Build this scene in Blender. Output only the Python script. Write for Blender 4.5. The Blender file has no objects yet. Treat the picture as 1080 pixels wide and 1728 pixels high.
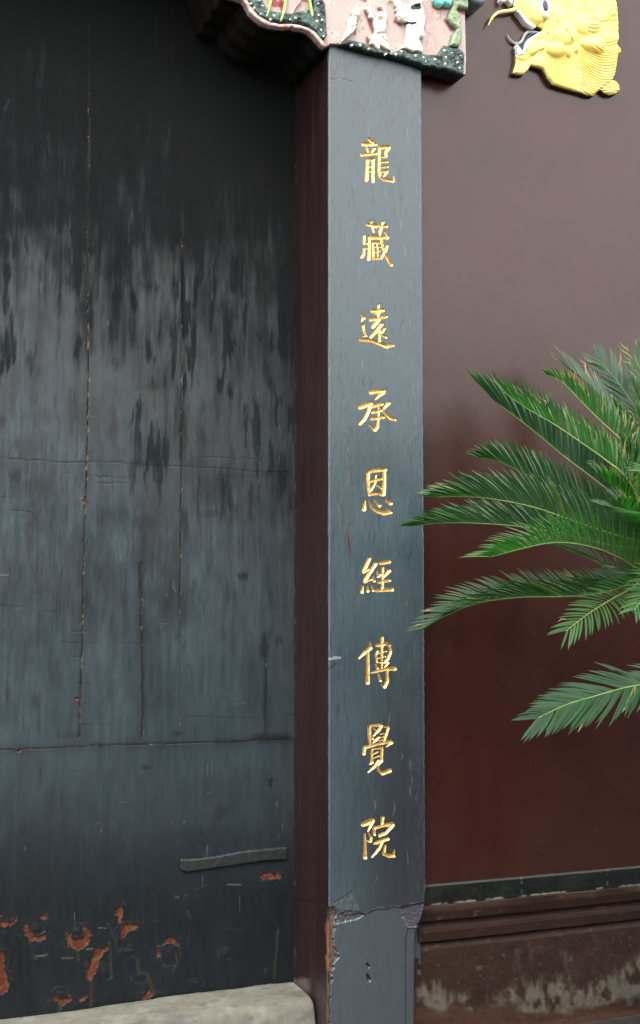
import bpy, math, random
import numpy as np
from mathutils import Vector, Matrix

S = bpy.context.scene
COL = S.collection
random.seed(7)

# ------------------------------------------------------------------ camera
F_PX = 2090.0
YAW, PITCH = math.radians(22.4), math.atan(186 / F_PX)
CAM = np.array([-1.396, -3.32, 1.5])
AX = np.array([math.sin(YAW) * math.cos(PITCH), math.cos(YAW) * math.cos(PITCH), math.sin(PITCH)])
RT = np.array([math.cos(YAW), -math.sin(YAW), 0.0])
UP = np.cross(RT, AX)
cd = bpy.data.cameras.new('camera')
cam = bpy.data.objects.new('camera', cd)
COL.objects.link(cam)
cd.sensor_fit = 'VERTICAL'; cd.sensor_height = 36.0; cd.sensor_width = 24.0
cd.lens = 36.0 * F_PX / 1728.0
cd.clip_start = 0.05; cd.clip_end = 500
cam.matrix_world = Matrix(((RT[0], UP[0], -AX[0], CAM[0]), (RT[1], UP[1], -AX[1], CAM[1]),
                           (RT[2], UP[2], -AX[2], CAM[2]), (0, 0, 0, 1)))
S.camera = cam

# ------------------------------------------------------------------ world, sun, exposure
SUN_EL, SUN_AZ = 52.0, -150.0          # azimuth clockwise from +y: behind the camera, a little left
w = bpy.data.worlds.new('World'); S.world = w; w.use_nodes = True
nt = w.node_tree; nt.nodes.clear()
sky = nt.nodes.new('ShaderNodeTexSky'); sky.sky_type = 'NISHITA'; sky.sun_disc = False
sky.sun_elevation = math.radians(SUN_EL); sky.sun_rotation = math.radians(SUN_AZ)
sky.dust_density = 4.0; sky.ozone_density = 1.0
hs = nt.nodes.new('ShaderNodeHueSaturation'); hs.inputs['Saturation'].default_value = 0.15
mixo = nt.nodes.new('ShaderNodeMix'); mixo.data_type = 'RGBA'; mixo.inputs[0].default_value = 0.6
mixo.inputs[7].default_value = (9.3, 9.0, 8.6, 1)      # thin even overcast over the clear sky
bg = nt.nodes.new('ShaderNodeBackground'); bg.inputs['Strength'].default_value = 0.13
out = nt.nodes.new('ShaderNodeOutputWorld')
nt.links.new(sky.outputs[0], hs.inputs['Color']); nt.links.new(hs.outputs[0], mixo.inputs[6])
nt.links.new(mixo.outputs[2], bg.inputs['Color']); nt.links.new(bg.outputs[0], out.inputs['Surface'])
sl = bpy.data.lights.new('sun', 'SUN'); sl.energy = 0.5; sl.angle = math.radians(25); sl.color = (1, 0.96, 0.9)
so = bpy.data.objects.new('sun', sl); COL.objects.link(so)
e, a = math.radians(SUN_EL), math.radians(SUN_AZ)
sd = Vector((math.sin(a) * math.cos(e), math.cos(a) * math.cos(e), math.sin(e)))
so.rotation_euler = sd.to_track_quat('Z', 'Y').to_euler(); so.location = (-3, -6, 8)
vs = S.view_settings
S.display_settings.display_device = 'sRGB'
vs.view_transform = 'Standard'; vs.look = 'None'; vs.gamma = 1.0; vs.use_curve_mapping = False
vs.exposure = 1.9

# ------------------------------------------------------------------ helpers
def ray(px, py):
    d = AX * F_PX + RT * (px - 540.0) - UP * (py - 864.0)
    return d / F_PX
def on(px, py, Y):
    """point of the plane y=Y seen at a pixel of the photograph"""
    d = ray(px, py); t = (Y - CAM[1]) / d[1]
    return CAM + d * t
def proj(x, y, z):
    dx, dy, dz = x - CAM[0], y - CAM[1], z - CAM[2]
    de = dx * AX[0] + dy * AX[1] + dz * AX[2]
    u = (dx * RT[0] + dy * RT[1] + dz * RT[2]) / de * F_PX + 540
    v = 864 - (dx * UP[0] + dy * UP[1] + dz * UP[2]) / de * F_PX
    return u, v
def sm(a, b, x):
    t = np.clip((x - a) / (b - a), 0, 1); return t * t * (3 - 2 * t)
def hsh(i, j, s):
    n = (i.astype(np.int64) * 374761393 + j.astype(np.int64) * 668265263 + s * 1442695041) & 0x7fffffff
    n = ((n ^ (n >> 13)) * 1274126177) & 0x7fffffff
    return ((n ^ (n >> 16)) & 0xffff) / 65535.0
def vn(x, y, s=0):
    xi, yi = np.floor(x), np.floor(y); fx, fy = x - xi, y - yi
    fx = fx * fx * (3 - 2 * fx); fy = fy * fy * (3 - 2 * fy)
    a, b = hsh(xi, yi, s), hsh(xi + 1, yi, s); c, d = hsh(xi, yi + 1, s), hsh(xi + 1, yi + 1, s)
    return (a + (b - a) * fx) * (1 - fy) + (c + (d - c) * fx) * fy
def fbm(x, y, s=0, o=4):
    r = 0; am = 0.5; t = 0
    for k in range(o):
        r = r + am * vn(x * 2 ** k + 17.3 * k, y * 2 ** k - 9.1 * k, s + k); t += am; am *= 0.55
    return r / t
def pdist(x, y, pts, ws=None):
    """distance to a polyline minus its (tapering) half width"""
    best = np.full(np.shape(x), 1e9)
    n = len(pts)
    if ws is None: ws = [0.0] * n
    if n == 1:
        return np.hypot(x - pts[0][0], y - pts[0][1]) - ws[0]
    for i in range(n - 1):
        ax, ay = pts[i]; bx, by = pts[i + 1]
        dx, dy = bx - ax, by - ay; L = dx * dx + dy * dy + 1e-12
        t = np.clip(((x - ax) * dx + (y - ay) * dy) / L, 0, 1)
        d = np.hypot(x - ax - t * dx, y - ay - t * dy) - (ws[i] + (ws[i + 1] - ws[i]) * t)
        best = np.minimum(best, d)
    return best
def inside(x, y, P):
    r = np.zeros(np.shape(x), bool); n = len(P); j = n - 1
    for i in range(n):
        xi, yi = P[i]; xj, yj = P[j]
        c = ((yi > y) != (yj > y)) & (x < (xj - xi) * (y - yi) / (yj - yi + 1e-12) + xi)
        r ^= c; j = i
    return r
def mixc(c, col, m):
    m = np.asarray(m)[..., None]
    return c * (1 - m) + np.array(col) * m
def lin(r, g, b):
    return tuple(((v / 255) / 12.92 if v / 255 <= 0.04045 else ((v / 255 + 0.055) / 1.055) ** 2.4) for v in (r, g, b))

def link_obj(name, me, parent=None, mat=None, **props):
    o = bpy.data.objects.new(name, me); COL.objects.link(o)
    if mat: me.materials.append(mat)
    if parent: o.parent = parent
    for k, v in props.items(): o[k] = v
    return o
def thing(name, label, cat, loc=(0, 0, 0), group=None):
    o = bpy.data.objects.new(name, None); COL.objects.link(o)
    o.empty_display_size = 0.1
    o['label'] = label; o['category'] = cat
    if group: o['group'] = group
    return o
def np_mesh(name, V, Fq, C=None, smooth=True):
    me = bpy.data.meshes.new(name)
    V = np.asarray(V, np.float32); Fq = np.asarray(Fq, np.int32)
    k = Fq.shape[1]
    me.vertices.add(len(V)); me.vertices.foreach_set('co', V.ravel())
    me.loops.add(len(Fq) * k); me.loops.foreach_set('vertex_index', Fq.ravel())
    me.polygons.add(len(Fq)); me.polygons.foreach_set('loop_start', np.arange(0, len(Fq) * k, k, dtype=np.int32))
    me.polygons.foreach_set('use_smooth', np.full(len(Fq), smooth))
    if C is not None:
        at = me.attributes.new('Col', 'FLOAT_COLOR', 'POINT')
        at.data.foreach_set('color', np.asarray(C, np.float32).ravel())
    me.update(calc_edges=True)
    return me
def grid_obj(name, X, Z, Y, C, keep=None, back=None, parent=None, mat=None, **props):
    """relief sheet facing -y with real depth; kept faces get a skirt back to y=back"""
    nx, nz = len(X), len(Z)
    XX, ZZ = np.meshgrid(X, Z, indexing='ij')
    V = np.stack([XX, Y, ZZ], -1).reshape(-1, 3)
    idx = np.arange(nx * nz).reshape(nx, nz)
    Q = np.stack([idx[:-1, :-1], idx[1:, :-1], idx[1:, 1:], idx[:-1, 1:]], -1)
    km = np.ones((nx - 1, nz - 1), bool) if keep is None else keep
    Fq = Q[km]
    Cf = C.reshape(-1, 4)
    if back is not None and len(Fq):
        P = np.pad(km, 1)
        c = P[1:-1, 1:-1]
        sk = []
        for (m, e0, e1) in ((c & ~P[:-2, 1:-1], 3, 0), (c & ~P[2:, 1:-1], 1, 2), (c & ~P[1:-1, :-2], 0, 1), (c & ~P[1:-1, 2:], 2, 3)):
            q = Q[m]; sk.append(np.stack([q[:, e0], q[:, e1]], -1))
        sk = np.concatenate(sk)
        ids = np.unique(sk); mp = {int(v): len(V) + i for i, v in enumerate(ids)}
        VB = V[ids].copy(); VB[:, 1] = back
        nb = np.array([[mp[int(a)], mp[int(b)]] for a, b in sk])
        FS = np.stack([sk[:, 1], sk[:, 0], nb[:, 0], nb[:, 1]], -1)
        V = np.concatenate([V, VB]); Cf = np.concatenate([Cf, Cf[ids]]); Fq = np.concatenate([Fq, FS])
    us = np.unique(Fq); rm = np.zeros(len(V), np.int64); rm[us] = np.arange(len(us))
    me = np_mesh(name, V[us], rm[Fq], Cf[us])
    return link_obj(name, me, parent, mat, **props)
def box_mesh(name, x0, x1, y0, y1, z0, z1, bev=0.0):
    import bmesh
    bm = bmesh.new(); bmesh.ops.create_cube(bm, size=1)
    for v in bm.verts:
        v.co = Vector(((x0 + x1) / 2 + v.co.x * (x1 - x0), (y0 + y1) / 2 + v.co.y * (y1 - y0), (z0 + z1) / 2 + v.co.z * (z1 - z0)))
    if bev: bmesh.ops.bevel(bm, geom=bm.edges[:], offset=bev, segments=2, affect='EDGES')
    me = bpy.data.meshes.new(name); bm.to_mesh(me); bm.free(); return me
def tube(pts, rad, seg=8, cap=True):
    """tapered tube through points -> V, F arrays"""
    P = [Vector(p) for p in pts]; V = []; Fq = []
    for i, p in enumerate(P):
        t = (P[min(i + 1, len(P) - 1)] - P[max(i - 1, 0)]).normalized()
        u = t.cross(Vector((0, 1, 0.13))).normalized(); v = t.cross(u)
        for k in range(seg):
            an = 2 * math.pi * k / seg
            V.append(p + (u * math.cos(an) + v * math.sin(an)) * rad[i])
    for i in range(len(P) - 1):
        for k in range(seg):
            k2 = (k + 1) % seg
            Fq.append((i * seg + k, i * seg + k2, (i + 1) * seg + k2, (i + 1) * seg + k))
    return np.array([tuple(v) for v in V]), np.array(Fq)

# ------------------------------------------------------------------ materials
def N(nt, t, **k):
    n = nt.nodes.new(t)
    for a_, v_ in k.items(): setattr(n, a_, v_)
    return n
def mat_attr(name, spec=0.5, bumps=((300, 0.2, 0.0006),), mott=0.15, metallic=0.0, rough_add=0.0, coat=0.0, ms=40, stretch=(1, 1, 1), matte=False):
    """colour and roughness from the surface's own paint map, plus fine procedural grain"""
    m = bpy.data.materials.new(name); m.use_nodes = True; t = m.node_tree; b = t.nodes['Principled BSDF']
    at = N(t, 'ShaderNodeAttribute', attribute_name='Col')
    tc = N(t, 'ShaderNodeTexCoord'); mp = N(t, 'ShaderNodeMapping'); mp.inputs['Scale'].default_value = stretch
    t.links.new(tc.outputs['Object'], mp.inputs[0])
    nz = N(t, 'ShaderNodeTexNoise'); nz.inputs['Scale'].default_value = ms; nz.inputs['Detail'].default_value = 6
    nz.inputs['Roughness'].default_value = 0.7
    t.links.new(mp.outputs[0], nz.inputs['Vector'])
    mr = N(t, 'ShaderNodeMapRange'); mr.inputs[1].default_value = 0.25; mr.inputs[2].default_value = 0.75
    mr.inputs[3].default_value = 1 - mott; mr.inputs[4].default_value = 1 + mott
    t.links.new(nz.outputs[0], mr.inputs[0])
    mx = N(t, 'ShaderNodeVectorMath', operation='SCALE')
    t.links.new(at.outputs['Color'], mx.inputs[0]); t.links.new(mr.outputs[0], mx.inputs['Scale'])
    t.links.new(mx.outputs[0], b.inputs['Base Color'])
    ad = N(t, 'ShaderNodeMath', operation='ADD', use_clamp=True); ad.inputs[1].default_value = rough_add
    rn = N(t, 'ShaderNodeMath', operation='MULTIPLY_ADD'); rn.inputs[1].default_value = 0.16; 
    t.links.new(nz.outputs[0], rn.inputs[0]); 
    sb = N(t, 'ShaderNodeMath', operation='SUBTRACT'); sb.inputs[1].default_value = 0.08
    t.links.new(at.outputs['Alpha'], sb.inputs[0]); t.links.new(sb.outputs[0], rn.inputs[2])
    t.links.new(rn.outputs[0], ad.inputs[0]); t.links.new(ad.outputs[0], b.inputs['Roughness'])
    b.inputs['Specular IOR Level'].default_value = spec; b.inputs['Metallic'].default_value = metallic
    b.inputs['Coat Weight'].default_value = coat
    if matte:
        sr = N(t, 'ShaderNodeMapRange'); sr.inputs[1].default_value = .50; sr.inputs[2].default_value = .82; sr.inputs[3].default_value = spec; sr.inputs[4].default_value = .04
        t.links.new(at.outputs['Alpha'], sr.inputs[0]); t.links.new(sr.outputs[0], b.inputs['Specular IOR Level'])
    prev = None
    for sc, st, di in bumps:
        n2 = N(t, 'ShaderNodeTexNoise'); n2.inputs['Scale'].default_value = sc; n2.inputs['Detail'].default_value = 5
        t.links.new(mp.outputs[0], n2.inputs['Vector'])
        bp = N(t, 'ShaderNodeBump'); bp.inputs['Strength'].default_value = st; bp.inputs['Distance'].default_value = di
        t.links.new(n2.outputs[0], bp.inputs['Height'])
        if prev: t.links.new(prev.outputs[0], bp.inputs['Normal'])
        prev = bp
    if prev: t.links.new(prev.outputs[0], b.inputs['Normal'])
    return m
def mat_plain(name, c1, c2, rough=0.6, scale=12, spec=0.5, bump=0.3, dist=0.002, bscale=80, metallic=0.0):
    m = bpy.data.materials.new(name); m.use_nodes = True; t = m.node_tree; b = t.nodes['Principled BSDF']
    tc = N(t, 'ShaderNodeTexCoord')
    nz = N(t, 'ShaderNodeTexNoise'); nz.inputs['Scale'].default_value = scale; nz.inputs['Detail'].default_value = 7
    t.links.new(tc.outputs['Object'], nz.inputs['Vector'])
    cr = N(t, 'ShaderNodeValToRGB'); cr.color_ramp.elements[0].position = 0.32; cr.color_ramp.elements[1].position = 0.68
    cr.color_ramp.elements[0].color = (*c1, 1); cr.color_ramp.elements[1].color = (*c2, 1)
    t.links.new(nz.outputs[0], cr.inputs[0]); t.links.new(cr.outputs[0], b.inputs['Base Color'])
    n2 = N(t, 'ShaderNodeTexNoise'); n2.inputs['Scale'].default_value = bscale; n2.inputs['Detail'].default_value = 6
    t.links.new(tc.outputs['Object'], n2.inputs['Vector'])
    bp = N(t, 'ShaderNodeBump'); bp.inputs['Strength'].default_value = bump; bp.inputs['Distance'].default_value = dist
    t.links.new(n2.outputs[0], bp.inputs['Height']); t.links.new(bp.outputs[0], b.inputs['Normal'])
    b.inputs['Roughness'].default_value = rough; b.inputs['Specular IOR Level'].default_value = spec
    b.inputs['Metallic'].default_value = metallic
    return m

M_door = mat_attr('door_lacquer', matte=True, spec=0.42, bumps=((90, 0.12, 0.001), (500, 0.25, 0.0004)), mott=0.12, ms=60, stretch=(1, 1, 0.35))
M_post = mat_attr('post_lacquer', spec=0.75, bumps=((160, 0.35, 0.0008), (700, 0.4, 0.0004)), mott=0.10, ms=120, stretch=(1, 1, 0.25))
M_jamb = mat_attr('jamb_lacquer', spec=0.5, bumps=((60, 0.2, 0.0015),), mott=0.15, ms=30, stretch=(1, 1, 0.2))
M_wall = mat_attr('maroon_wall_paint', spec=0.50, bumps=((3, 0.06, 0.006),), mott=0.05, ms=4)
M_base = mat_attr('wall_base_paint', spec=0.22, bumps=((60, 0.5, 0.003), (300, 0.4, 0.0008)), mott=0.3, ms=70)
M_gold = mat_attr('gold_leaf', spec=0.6, bumps=((400, 0.25, 0.0006),), mott=0.12, metallic=0.85, ms=200)
M_rel = mat_attr('painted_plaster', spec=0.3, bumps=((250, 0.5, 0.0008),), mott=0.08, ms=150)
M_yel = mat_attr('yellow_paint', spec=0.4, bumps=((200, 0.25, 0.0008),), mott=0.05, ms=80)
M_stone = mat_attr('threshold_stone', spec=0.3, bumps=((40, 0.5, 0.004), (250, 0.6, 0.0012)), mott=0.22, ms=45)

def full(shape, rgb, rough):
    c = np.zeros(tuple(shape) + (4,)); c[..., :3] = rgb; c[..., 3] = rough; return c

# ------------------------------------------------------------------ ground, courtyard
PLANE_DOOR = 0.275
PLANE_WALL = 0.05
M_ground = mat_plain('courtyard_paving', (0.030, 0.029, 0.027), (0.050, 0.048, 0.044), 0.85, 3, bscale=30, dist=0.01)
gp = bpy.data.meshes.new('ground'); R = 150
gp.from_pydata([(-R, -R, 0), (R, -R, 0), (R, R, 0), (-R, R, 0)], [], [(0, 1, 2, 3)])
link_obj('ground', gp, None, M_ground, kind='structure')

# ------------------------------------------------------------------ door post with the couplet
post = thing('door_post', 'tall blue-grey lacquered post carrying a column of nine gold characters beside the dark door', 'post')
XR = on(712, 300, 0)[0]
ZB, ZT = 0.0, on(600, 55, 0)[2]
CH = [
 ('龍', 600, 225, [([35, 45], [(300, 120), (400, 210)]), ([48, 46], [(180, 250), (450, 250)]), ([28, 26], [(250, 320), (285, 410)]), ([28, 28], [(430, 340), (370, 430)]),
   ([42, 42], [(145, 490), (460, 455)]), ([38, 36, 40], [(275, 620), (260, 900), (250, 1065)]), ([36, 36], [(270, 612), (410, 590)]), ([36, 36, 38], [(400, 600), (395, 1000), (400, 1090)]),
   ([24, 24], [(290, 755), (390, 745)]), ([24, 24], [(290, 875), (390, 855)]), ([35, 32, 34, 34, 36, 40], [(545, 330), (540, 600), (540, 900), (570, 1000), (650, 1060), (850, 1080)]),
   ([30, 8], [(870, 1070), (865, 970)]), ([42, 42], [(560, 325), (755, 312)]), ([38, 34, 34], [(755, 340), (690, 420), (695, 520)]), ([28, 28], [(560, 538), (690, 530)]),
   ([27, 29], [(560, 655), (725, 648)]), ([29, 30], [(570, 765), (725, 762)]), ([28, 30], [(560, 875), (720, 862)]), ([34, 14], [(705, 890), (640, 985)])]),
 ('藏', 600, 365, [([40, 46], [(265, 185), (475, 225)]), ([34, 26], [(350, 115), (410, 345)]), ([38, 40], [(570, 215), (700, 222)]), ([32, 34], [(630, 125), (560, 345)]),
   ([30, 30], [(195, 430), (200, 615)]), ([26, 26], [(200, 625), (305, 600)]), ([26, 26], [(200, 735), (315, 715)]), ([28, 30, 32], [(195, 745), (190, 860), (140, 930)]), ([30, 32, 38], [(310, 460), (315, 700), (300, 975)]),
   ([44, 44], [(375, 490), (725, 478)]), ([28, 30, 32, 32, 36, 34], [(550, 350), (570, 500), (610, 650), (670, 850), (750, 1010), (815, 1105)]), ([24, 30], [(670, 350), (715, 440)]),
   ([26, 34, 26], [(725, 660), (690, 765), (595, 930)]), ([26, 28], [(400, 600), (400, 960)]), ([26, 24], [(400, 598), (585, 598)]), ([18, 18], [(420, 700), (590, 695)]),
   ([16, 16], [(498, 610), (490, 700)]), ([18, 18], [(420, 825), (560, 785)]), ([18, 18], [(500, 720), (508, 930)]), ([30, 30], [(400, 968), (590, 952)])]),
 ('遠', 600, 505, [([26, 30], [(530, 125), (515, 420)]), ([44, 46], [(380, 270), (615, 250)]), ([20, 20], [(430, 330), (560, 310)]), ([42, 38, 36], [(345, 470), (510, 440), (695, 392)]), ([40, 40], [(530, 460), (395, 630)]),
   ([36, 38, 28], [(600, 560), (480, 720), (345, 865)]), ([26, 32], [(545, 700), (545, 945)]), ([26, 30], [(660, 665), (600, 760)]), ([24, 34], [(590, 812), (685, 860)]),
   ([20, 46], [(130, 310), (180, 425)]), ([30, 20], [(170, 440), (140, 500)]), ([34, 30, 24], [(170, 590), (190, 720), (240, 825)]), ([14, 20], [(170, 850), (250, 835)]),
   ([34, 38, 42, 50, 32], [(100, 925), (330, 940), (550, 1010), (700, 1080), (855, 1050)])]),
 ('承', 600, 645, [([46, 44], [(350, 232), (640, 195)]), ([46, 34, 14], [(630, 235), (530, 315), (450, 395)]), ([44, 48], [(105, 580), (350, 482)]), ([38, 36, 34, 28], [(340, 520), (290, 680), (200, 850), (95, 955)]),
   ([34, 38], [(385, 560), (600, 495)]), ([20, 26, 36, 40, 12], [(520, 560), (525, 800), (500, 1020), (440, 1085), (310, 960)]), ([32, 34], [(385, 692), (600, 640)]), ([32, 34], [(365, 840), (635, 800)]),
   ([42, 22], [(760, 465), (640, 605)]), ([18, 38, 44, 34], [(590, 600), (700, 730), (800, 820), (895, 850)])]),
 ('恩', 600, 780, [([42, 42, 36], [(285, 240), (285, 480), (315, 735)]), ([34, 42, 42], [(330, 220), (500, 185), (680, 165)]), ([42, 46, 46], [(660, 190), (655, 450), (640, 725)]), ([30, 32, 36], [(320, 742), (500, 712), (630, 742)]),
   ([28, 30], [(330, 440), (590, 382)]), ([20, 24, 28], [(470, 290), (450, 480), (350, 640)]), ([22, 24], [(480, 515), (600, 590)]), ([20, 52], [(220, 870), (192, 1065)]),
   ([14, 34, 44, 50, 36], [(310, 895), (370, 1020), (500, 1120), (640, 1160), (805, 1145)]), ([30, 10], [(790, 1120), (705, 1055)]), ([16, 42], [(425, 850), (545, 985)]), ([34, 46], [(710, 875), (800, 935)])]),
 ('經', 600, 930, [([42, 40, 34], [(315, 165), (250, 320), (175, 460)]), ([30, 22], [(180, 480), (320, 412)]), ([42, 42, 34], [(460, 280), (350, 450), (200, 680)]), ([30, 26], [(205, 700), (360, 645)]), ([24, 34], [(400, 575), (425, 680)]),
   ([22, 42], [(165, 790), (148, 920)]), ([24, 36], [(268, 810), (280, 905)]), ([22, 32], [(368, 800), (402, 895)]), ([42, 46], [(570, 275), (765, 238)]), ([22, 28], [(490, 460), (508, 580)]), ([24, 20], [(515, 585), (590, 520)]),
   ([32, 36], [(622, 370), (608, 850)]), ([40, 24], [(770, 440), (645, 585)]), ([30, 36], [(525, 712), (775, 665)]), ([34, 38, 50], [(475, 900), (640, 890), (825, 868)])]),
 ('傳', 600, 1070, [([16, 52], [(330, 185), (335, 310)]), ([50, 38, 16], [(335, 315), (200, 430), (75, 555)]), ([36, 40, 50], [(280, 380), (285, 700), (277, 1100)]), ([46, 30, 26], [(605, 75), (600, 400), (600, 760)]),
   ([36, 38, 34], [(490, 262), (710, 215), (775, 260)]), ([32, 34, 34, 28, 20], [(772, 260), (800, 400), (740, 560), (660, 640), (510, 652)]), ([24, 30, 26], [(505, 380), (462, 470), (490, 630)]), ([20, 20], [(490, 440), (700, 388)]),
   ([16, 16], [(510, 548), (680, 508)]), ([24, 18], [(748, 645), (665, 745)]), ([20, 28], [(455, 680), (500, 780)]), ([20, 34, 38, 50], [(355, 885), (500, 842), (700, 790), (885, 785)]),
   ([32, 40, 42, 14], [(720, 790), (722, 1080), (660, 1200), (595, 1155)]), ([24, 34], [(520, 910), (568, 1060)])]),
 ('覺', 600, 1215, [([44, 40, 28], [(312, 165), (312, 350), (340, 560)]), ([30, 34], [(340, 130), (560, 115)]), ([32, 34, 18], [(590, 135), (535, 225), (410, 355)]), ([20, 18], [(420, 190), (500, 270)]), ([26, 22], [(540, 385), (400, 510)]),
   ([22, 26], [(360, 350), (395, 430)]), ([36, 32, 28], [(748, 175), (690, 350), (640, 520)]), ([20, 24], [(660, 160), (745, 150)]), ([12, 12], [(560, 322), (665, 302)]), ([12, 12], [(550, 402), (665, 375)]), ([12, 12], [(515, 475), (620, 452)]),
   ([42, 30, 32, 34, 46], [(205, 625), (320, 602), (500, 552), (660, 522), (800, 492)]), ([42, 40], [(200, 640), (188, 765)]), ([34, 12], [(825, 515), (700, 610)]), ([30, 34], [(370, 665), (370, 950)]), ([24, 28], [(325, 1000), (385, 960)]),
   ([34, 36, 26], [(600, 625), (590, 920), (500, 1025)]), ([20, 20], [(400, 662), (580, 642)]), ([15, 17], [(420, 770), (505, 722)]), ([15, 17], [(420, 862), (560, 812)]), ([26, 32, 18], [(520, 915), (430, 1060), (285, 1190)]), ([24, 30, 42, 46], [(500, 1025), (520, 1140), (620, 1225), (780, 1150)])]),
 ('院', 600, 1370, [([50, 62, 52], [(170, 290), (280, 240), (385, 190)]), ([42, 30, 18], [(385, 215), (335, 330), (280, 440)]), ([18, 36, 34, 18], [(290, 470), (355, 590), (335, 670), (260, 660)]), ([28, 36, 50], [(207, 500), (215, 750), (215, 1030)]),
   ([46, 36], [(612, 130), (603, 275)]), ([34, 32, 46], [(430, 370), (600, 322), (835, 270)]), ([38, 34], [(418, 390), (432, 510)]), ([48, 34, 34, 32], [(845, 295), (760, 405), (680, 490), (545, 550)]), ([26, 20], [(540, 520), (660, 460)]),
   ([34, 42, 44], [(440, 715), (580, 665), (730, 612)]), ([32, 32, 20], [(620, 665), (530, 850), (375, 1025)]), ([32, 38, 40, 42, 10], [(672, 775), (642, 955), (750, 1005), (865, 995), (880, 855)])]),
]
# fine sampling where the characters stand, coarser between them
def nonuni(lo, hi, fine, hf, hc):
    out_ = [lo]; x = lo
    while x < hi - 1e-9:
        h = hf if any(a_ <= x <= b_ for a_, b_ in fine) else hc
        x = min(x + h, hi); out_.append(x)
    if out_[-1] - out_[-2] < 2e-4: out_.pop(-2)
    return np.array(out_)
xa, xb = on(601, 900, 0)[0], on(672, 900, 0)[0]
Xg = nonuni(0.0, XR + 0.004, [(0, 0.008), (xa, xb), (XR - 0.006, XR + 0.004)], 0.0009, 0.0019)
Zf = [(on(640, oy + 92, 0)[2], on(640, oy + 2, 0)[2]) for _, ox, oy, _ in CH]
Zg = nonuni(on(640, 1790, 0)[2], ZT, Zf, 0.0009, 0.0021)
XX, ZZ = np.meshgrid(Xg, Zg, indexing='ij')
U, Vv = proj(XX, 0.0, ZZ)
dep = np.zeros(XX.shape); chid = -np.ones(XX.shape, int)
for ci, (_, ox, oy, st) in enumerate(CH):
    m = (Vv > oy - 3) & (Vv < oy + 100) & (U > ox - 2) & (U < ox + 78)
    ii = np.where(m)
    u = (U[ii] - ox) * 13.5; v = (Vv[ii] - oy) * 13.5
    u = u + (fbm(u / 60, v / 60, 5 + ci, 2) - .5) * 10; v = v + (fbm(u / 60, v / 60, 50 + ci, 2) - .5) * 10
    d = np.full(u.shape, 1e9)
    for ws, pts in st:
        # a groove is as deep as its own stroke is wide
        d = np.minimum(d, pdist(u, v, pts, [q * 1.04 for q in ws]))
    gdep = np.clip(-d, 0, 60) / 13.5 / 590.0          # metres: 45 degree walls
    dep[ii] = np.maximum(dep[ii], np.minimum(gdep * 1.1, 0.0048))
    chid[ii] = np.where(d < 0, ci, chid[ii])
# body relief of the post
Yf = dep.copy()
Yf += (fbm(XX * 12, ZZ * 3, 3, 3) - .5) * 0.0014 + (fbm(XX * 140, ZZ * 30, 9, 3) - .5) * 0.0007
edgeL = XX + (fbm(XX * 0 + 1.7, ZZ * 60, 21, 4) - .5) * 0.0018
Yf += np.clip(0.005 - edgeL, 0, 1) ** 2 * 180
eR = np.interp(Vv, [0, 120, 1500, 1530, 1545, 1575, 1800], [712, 711.5, 718, 717, 713, 702, 700])
Rpx = eR + (fbm(XX * 0 + 3.1, ZZ * 70, 31, 4) - .5) * 1.6 - U          # >0 inside
Yf += np.clip(3.0 - Rpx, 0, 60) ** 2 * 0.00035
Yf = np.minimum(Yf, 0.048)
# broken lower end: upper coat stands proud of the lower one
bl = np.interp(U, [555, 564, 571, 585, 600, 617, 631, 663, 690, 695, 716, 725], [1530, 1527, 1536, 1545, 1543, 1543, 1536, 1531, 1529, 1527, 1524, 1523])
bl = bl + (fbm(XX * 70, ZZ * 10, 41, 3) - .5) * 6
low = sm(-1.2, 1.2, Vv - bl)
Yf += low * 0.0035
rough_patch = inside(U, Vv, [(563, 1523), (594, 1504), (600, 1520), (609, 1538), (572, 1540)])
dist_patch = np.where(rough_patch, 1.0, 0.0)
Yf += dist_patch * ((fbm(XX * 300, ZZ * 300, 44, 3)) * 0.002)
pu2 = inside(U, Vv, [(568, 1545), (585, 1537), (607, 1538), (616, 1544), (606, 1551), (585, 1556), (566, 1560)]) | \
      inside(U, Vv, [(676, 1530), (716, 1524), (707, 1565), (690, 1566), (684, 1551), (679, 1548)])
Yf += pu2 * (0.002 + fbm(XX * 200, ZZ * 200, 45, 3) * 0.004)
# groove near the right edge of the lower part and eroded left arris
gr = pdist(U, Vv, [(690, 1567), (686, 1585), (686, 1650), (687, 1760)], [1.1, 1.2, 1.1, 1.1])
Yf += np.clip(-gr, 0, 2) * 0.004
strip = (U > np.interp(Vv, [1567, 1585, 1800], [690, 686, 687])) & (Vv > 1567)
Yf += strip * 0.004
le = np.interp(Vv, [1500, 1524, 1540, 1560, 1585, 1600, 1615, 1625, 1640, 1680, 1730], [553, 558, 570, 566, 564, 567, 573, 566, 561, 558, 556])
le = le + (fbm(XX * 0, ZZ * 120, 47, 4) - .5) * 8
expo = sm(1.0, -1.0, U - le) * sm(1528, 1540, Vv)
Yf += expo * (0.004 + fbm(XX * 150, ZZ * 90, 48, 3) * 0.006)
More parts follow.
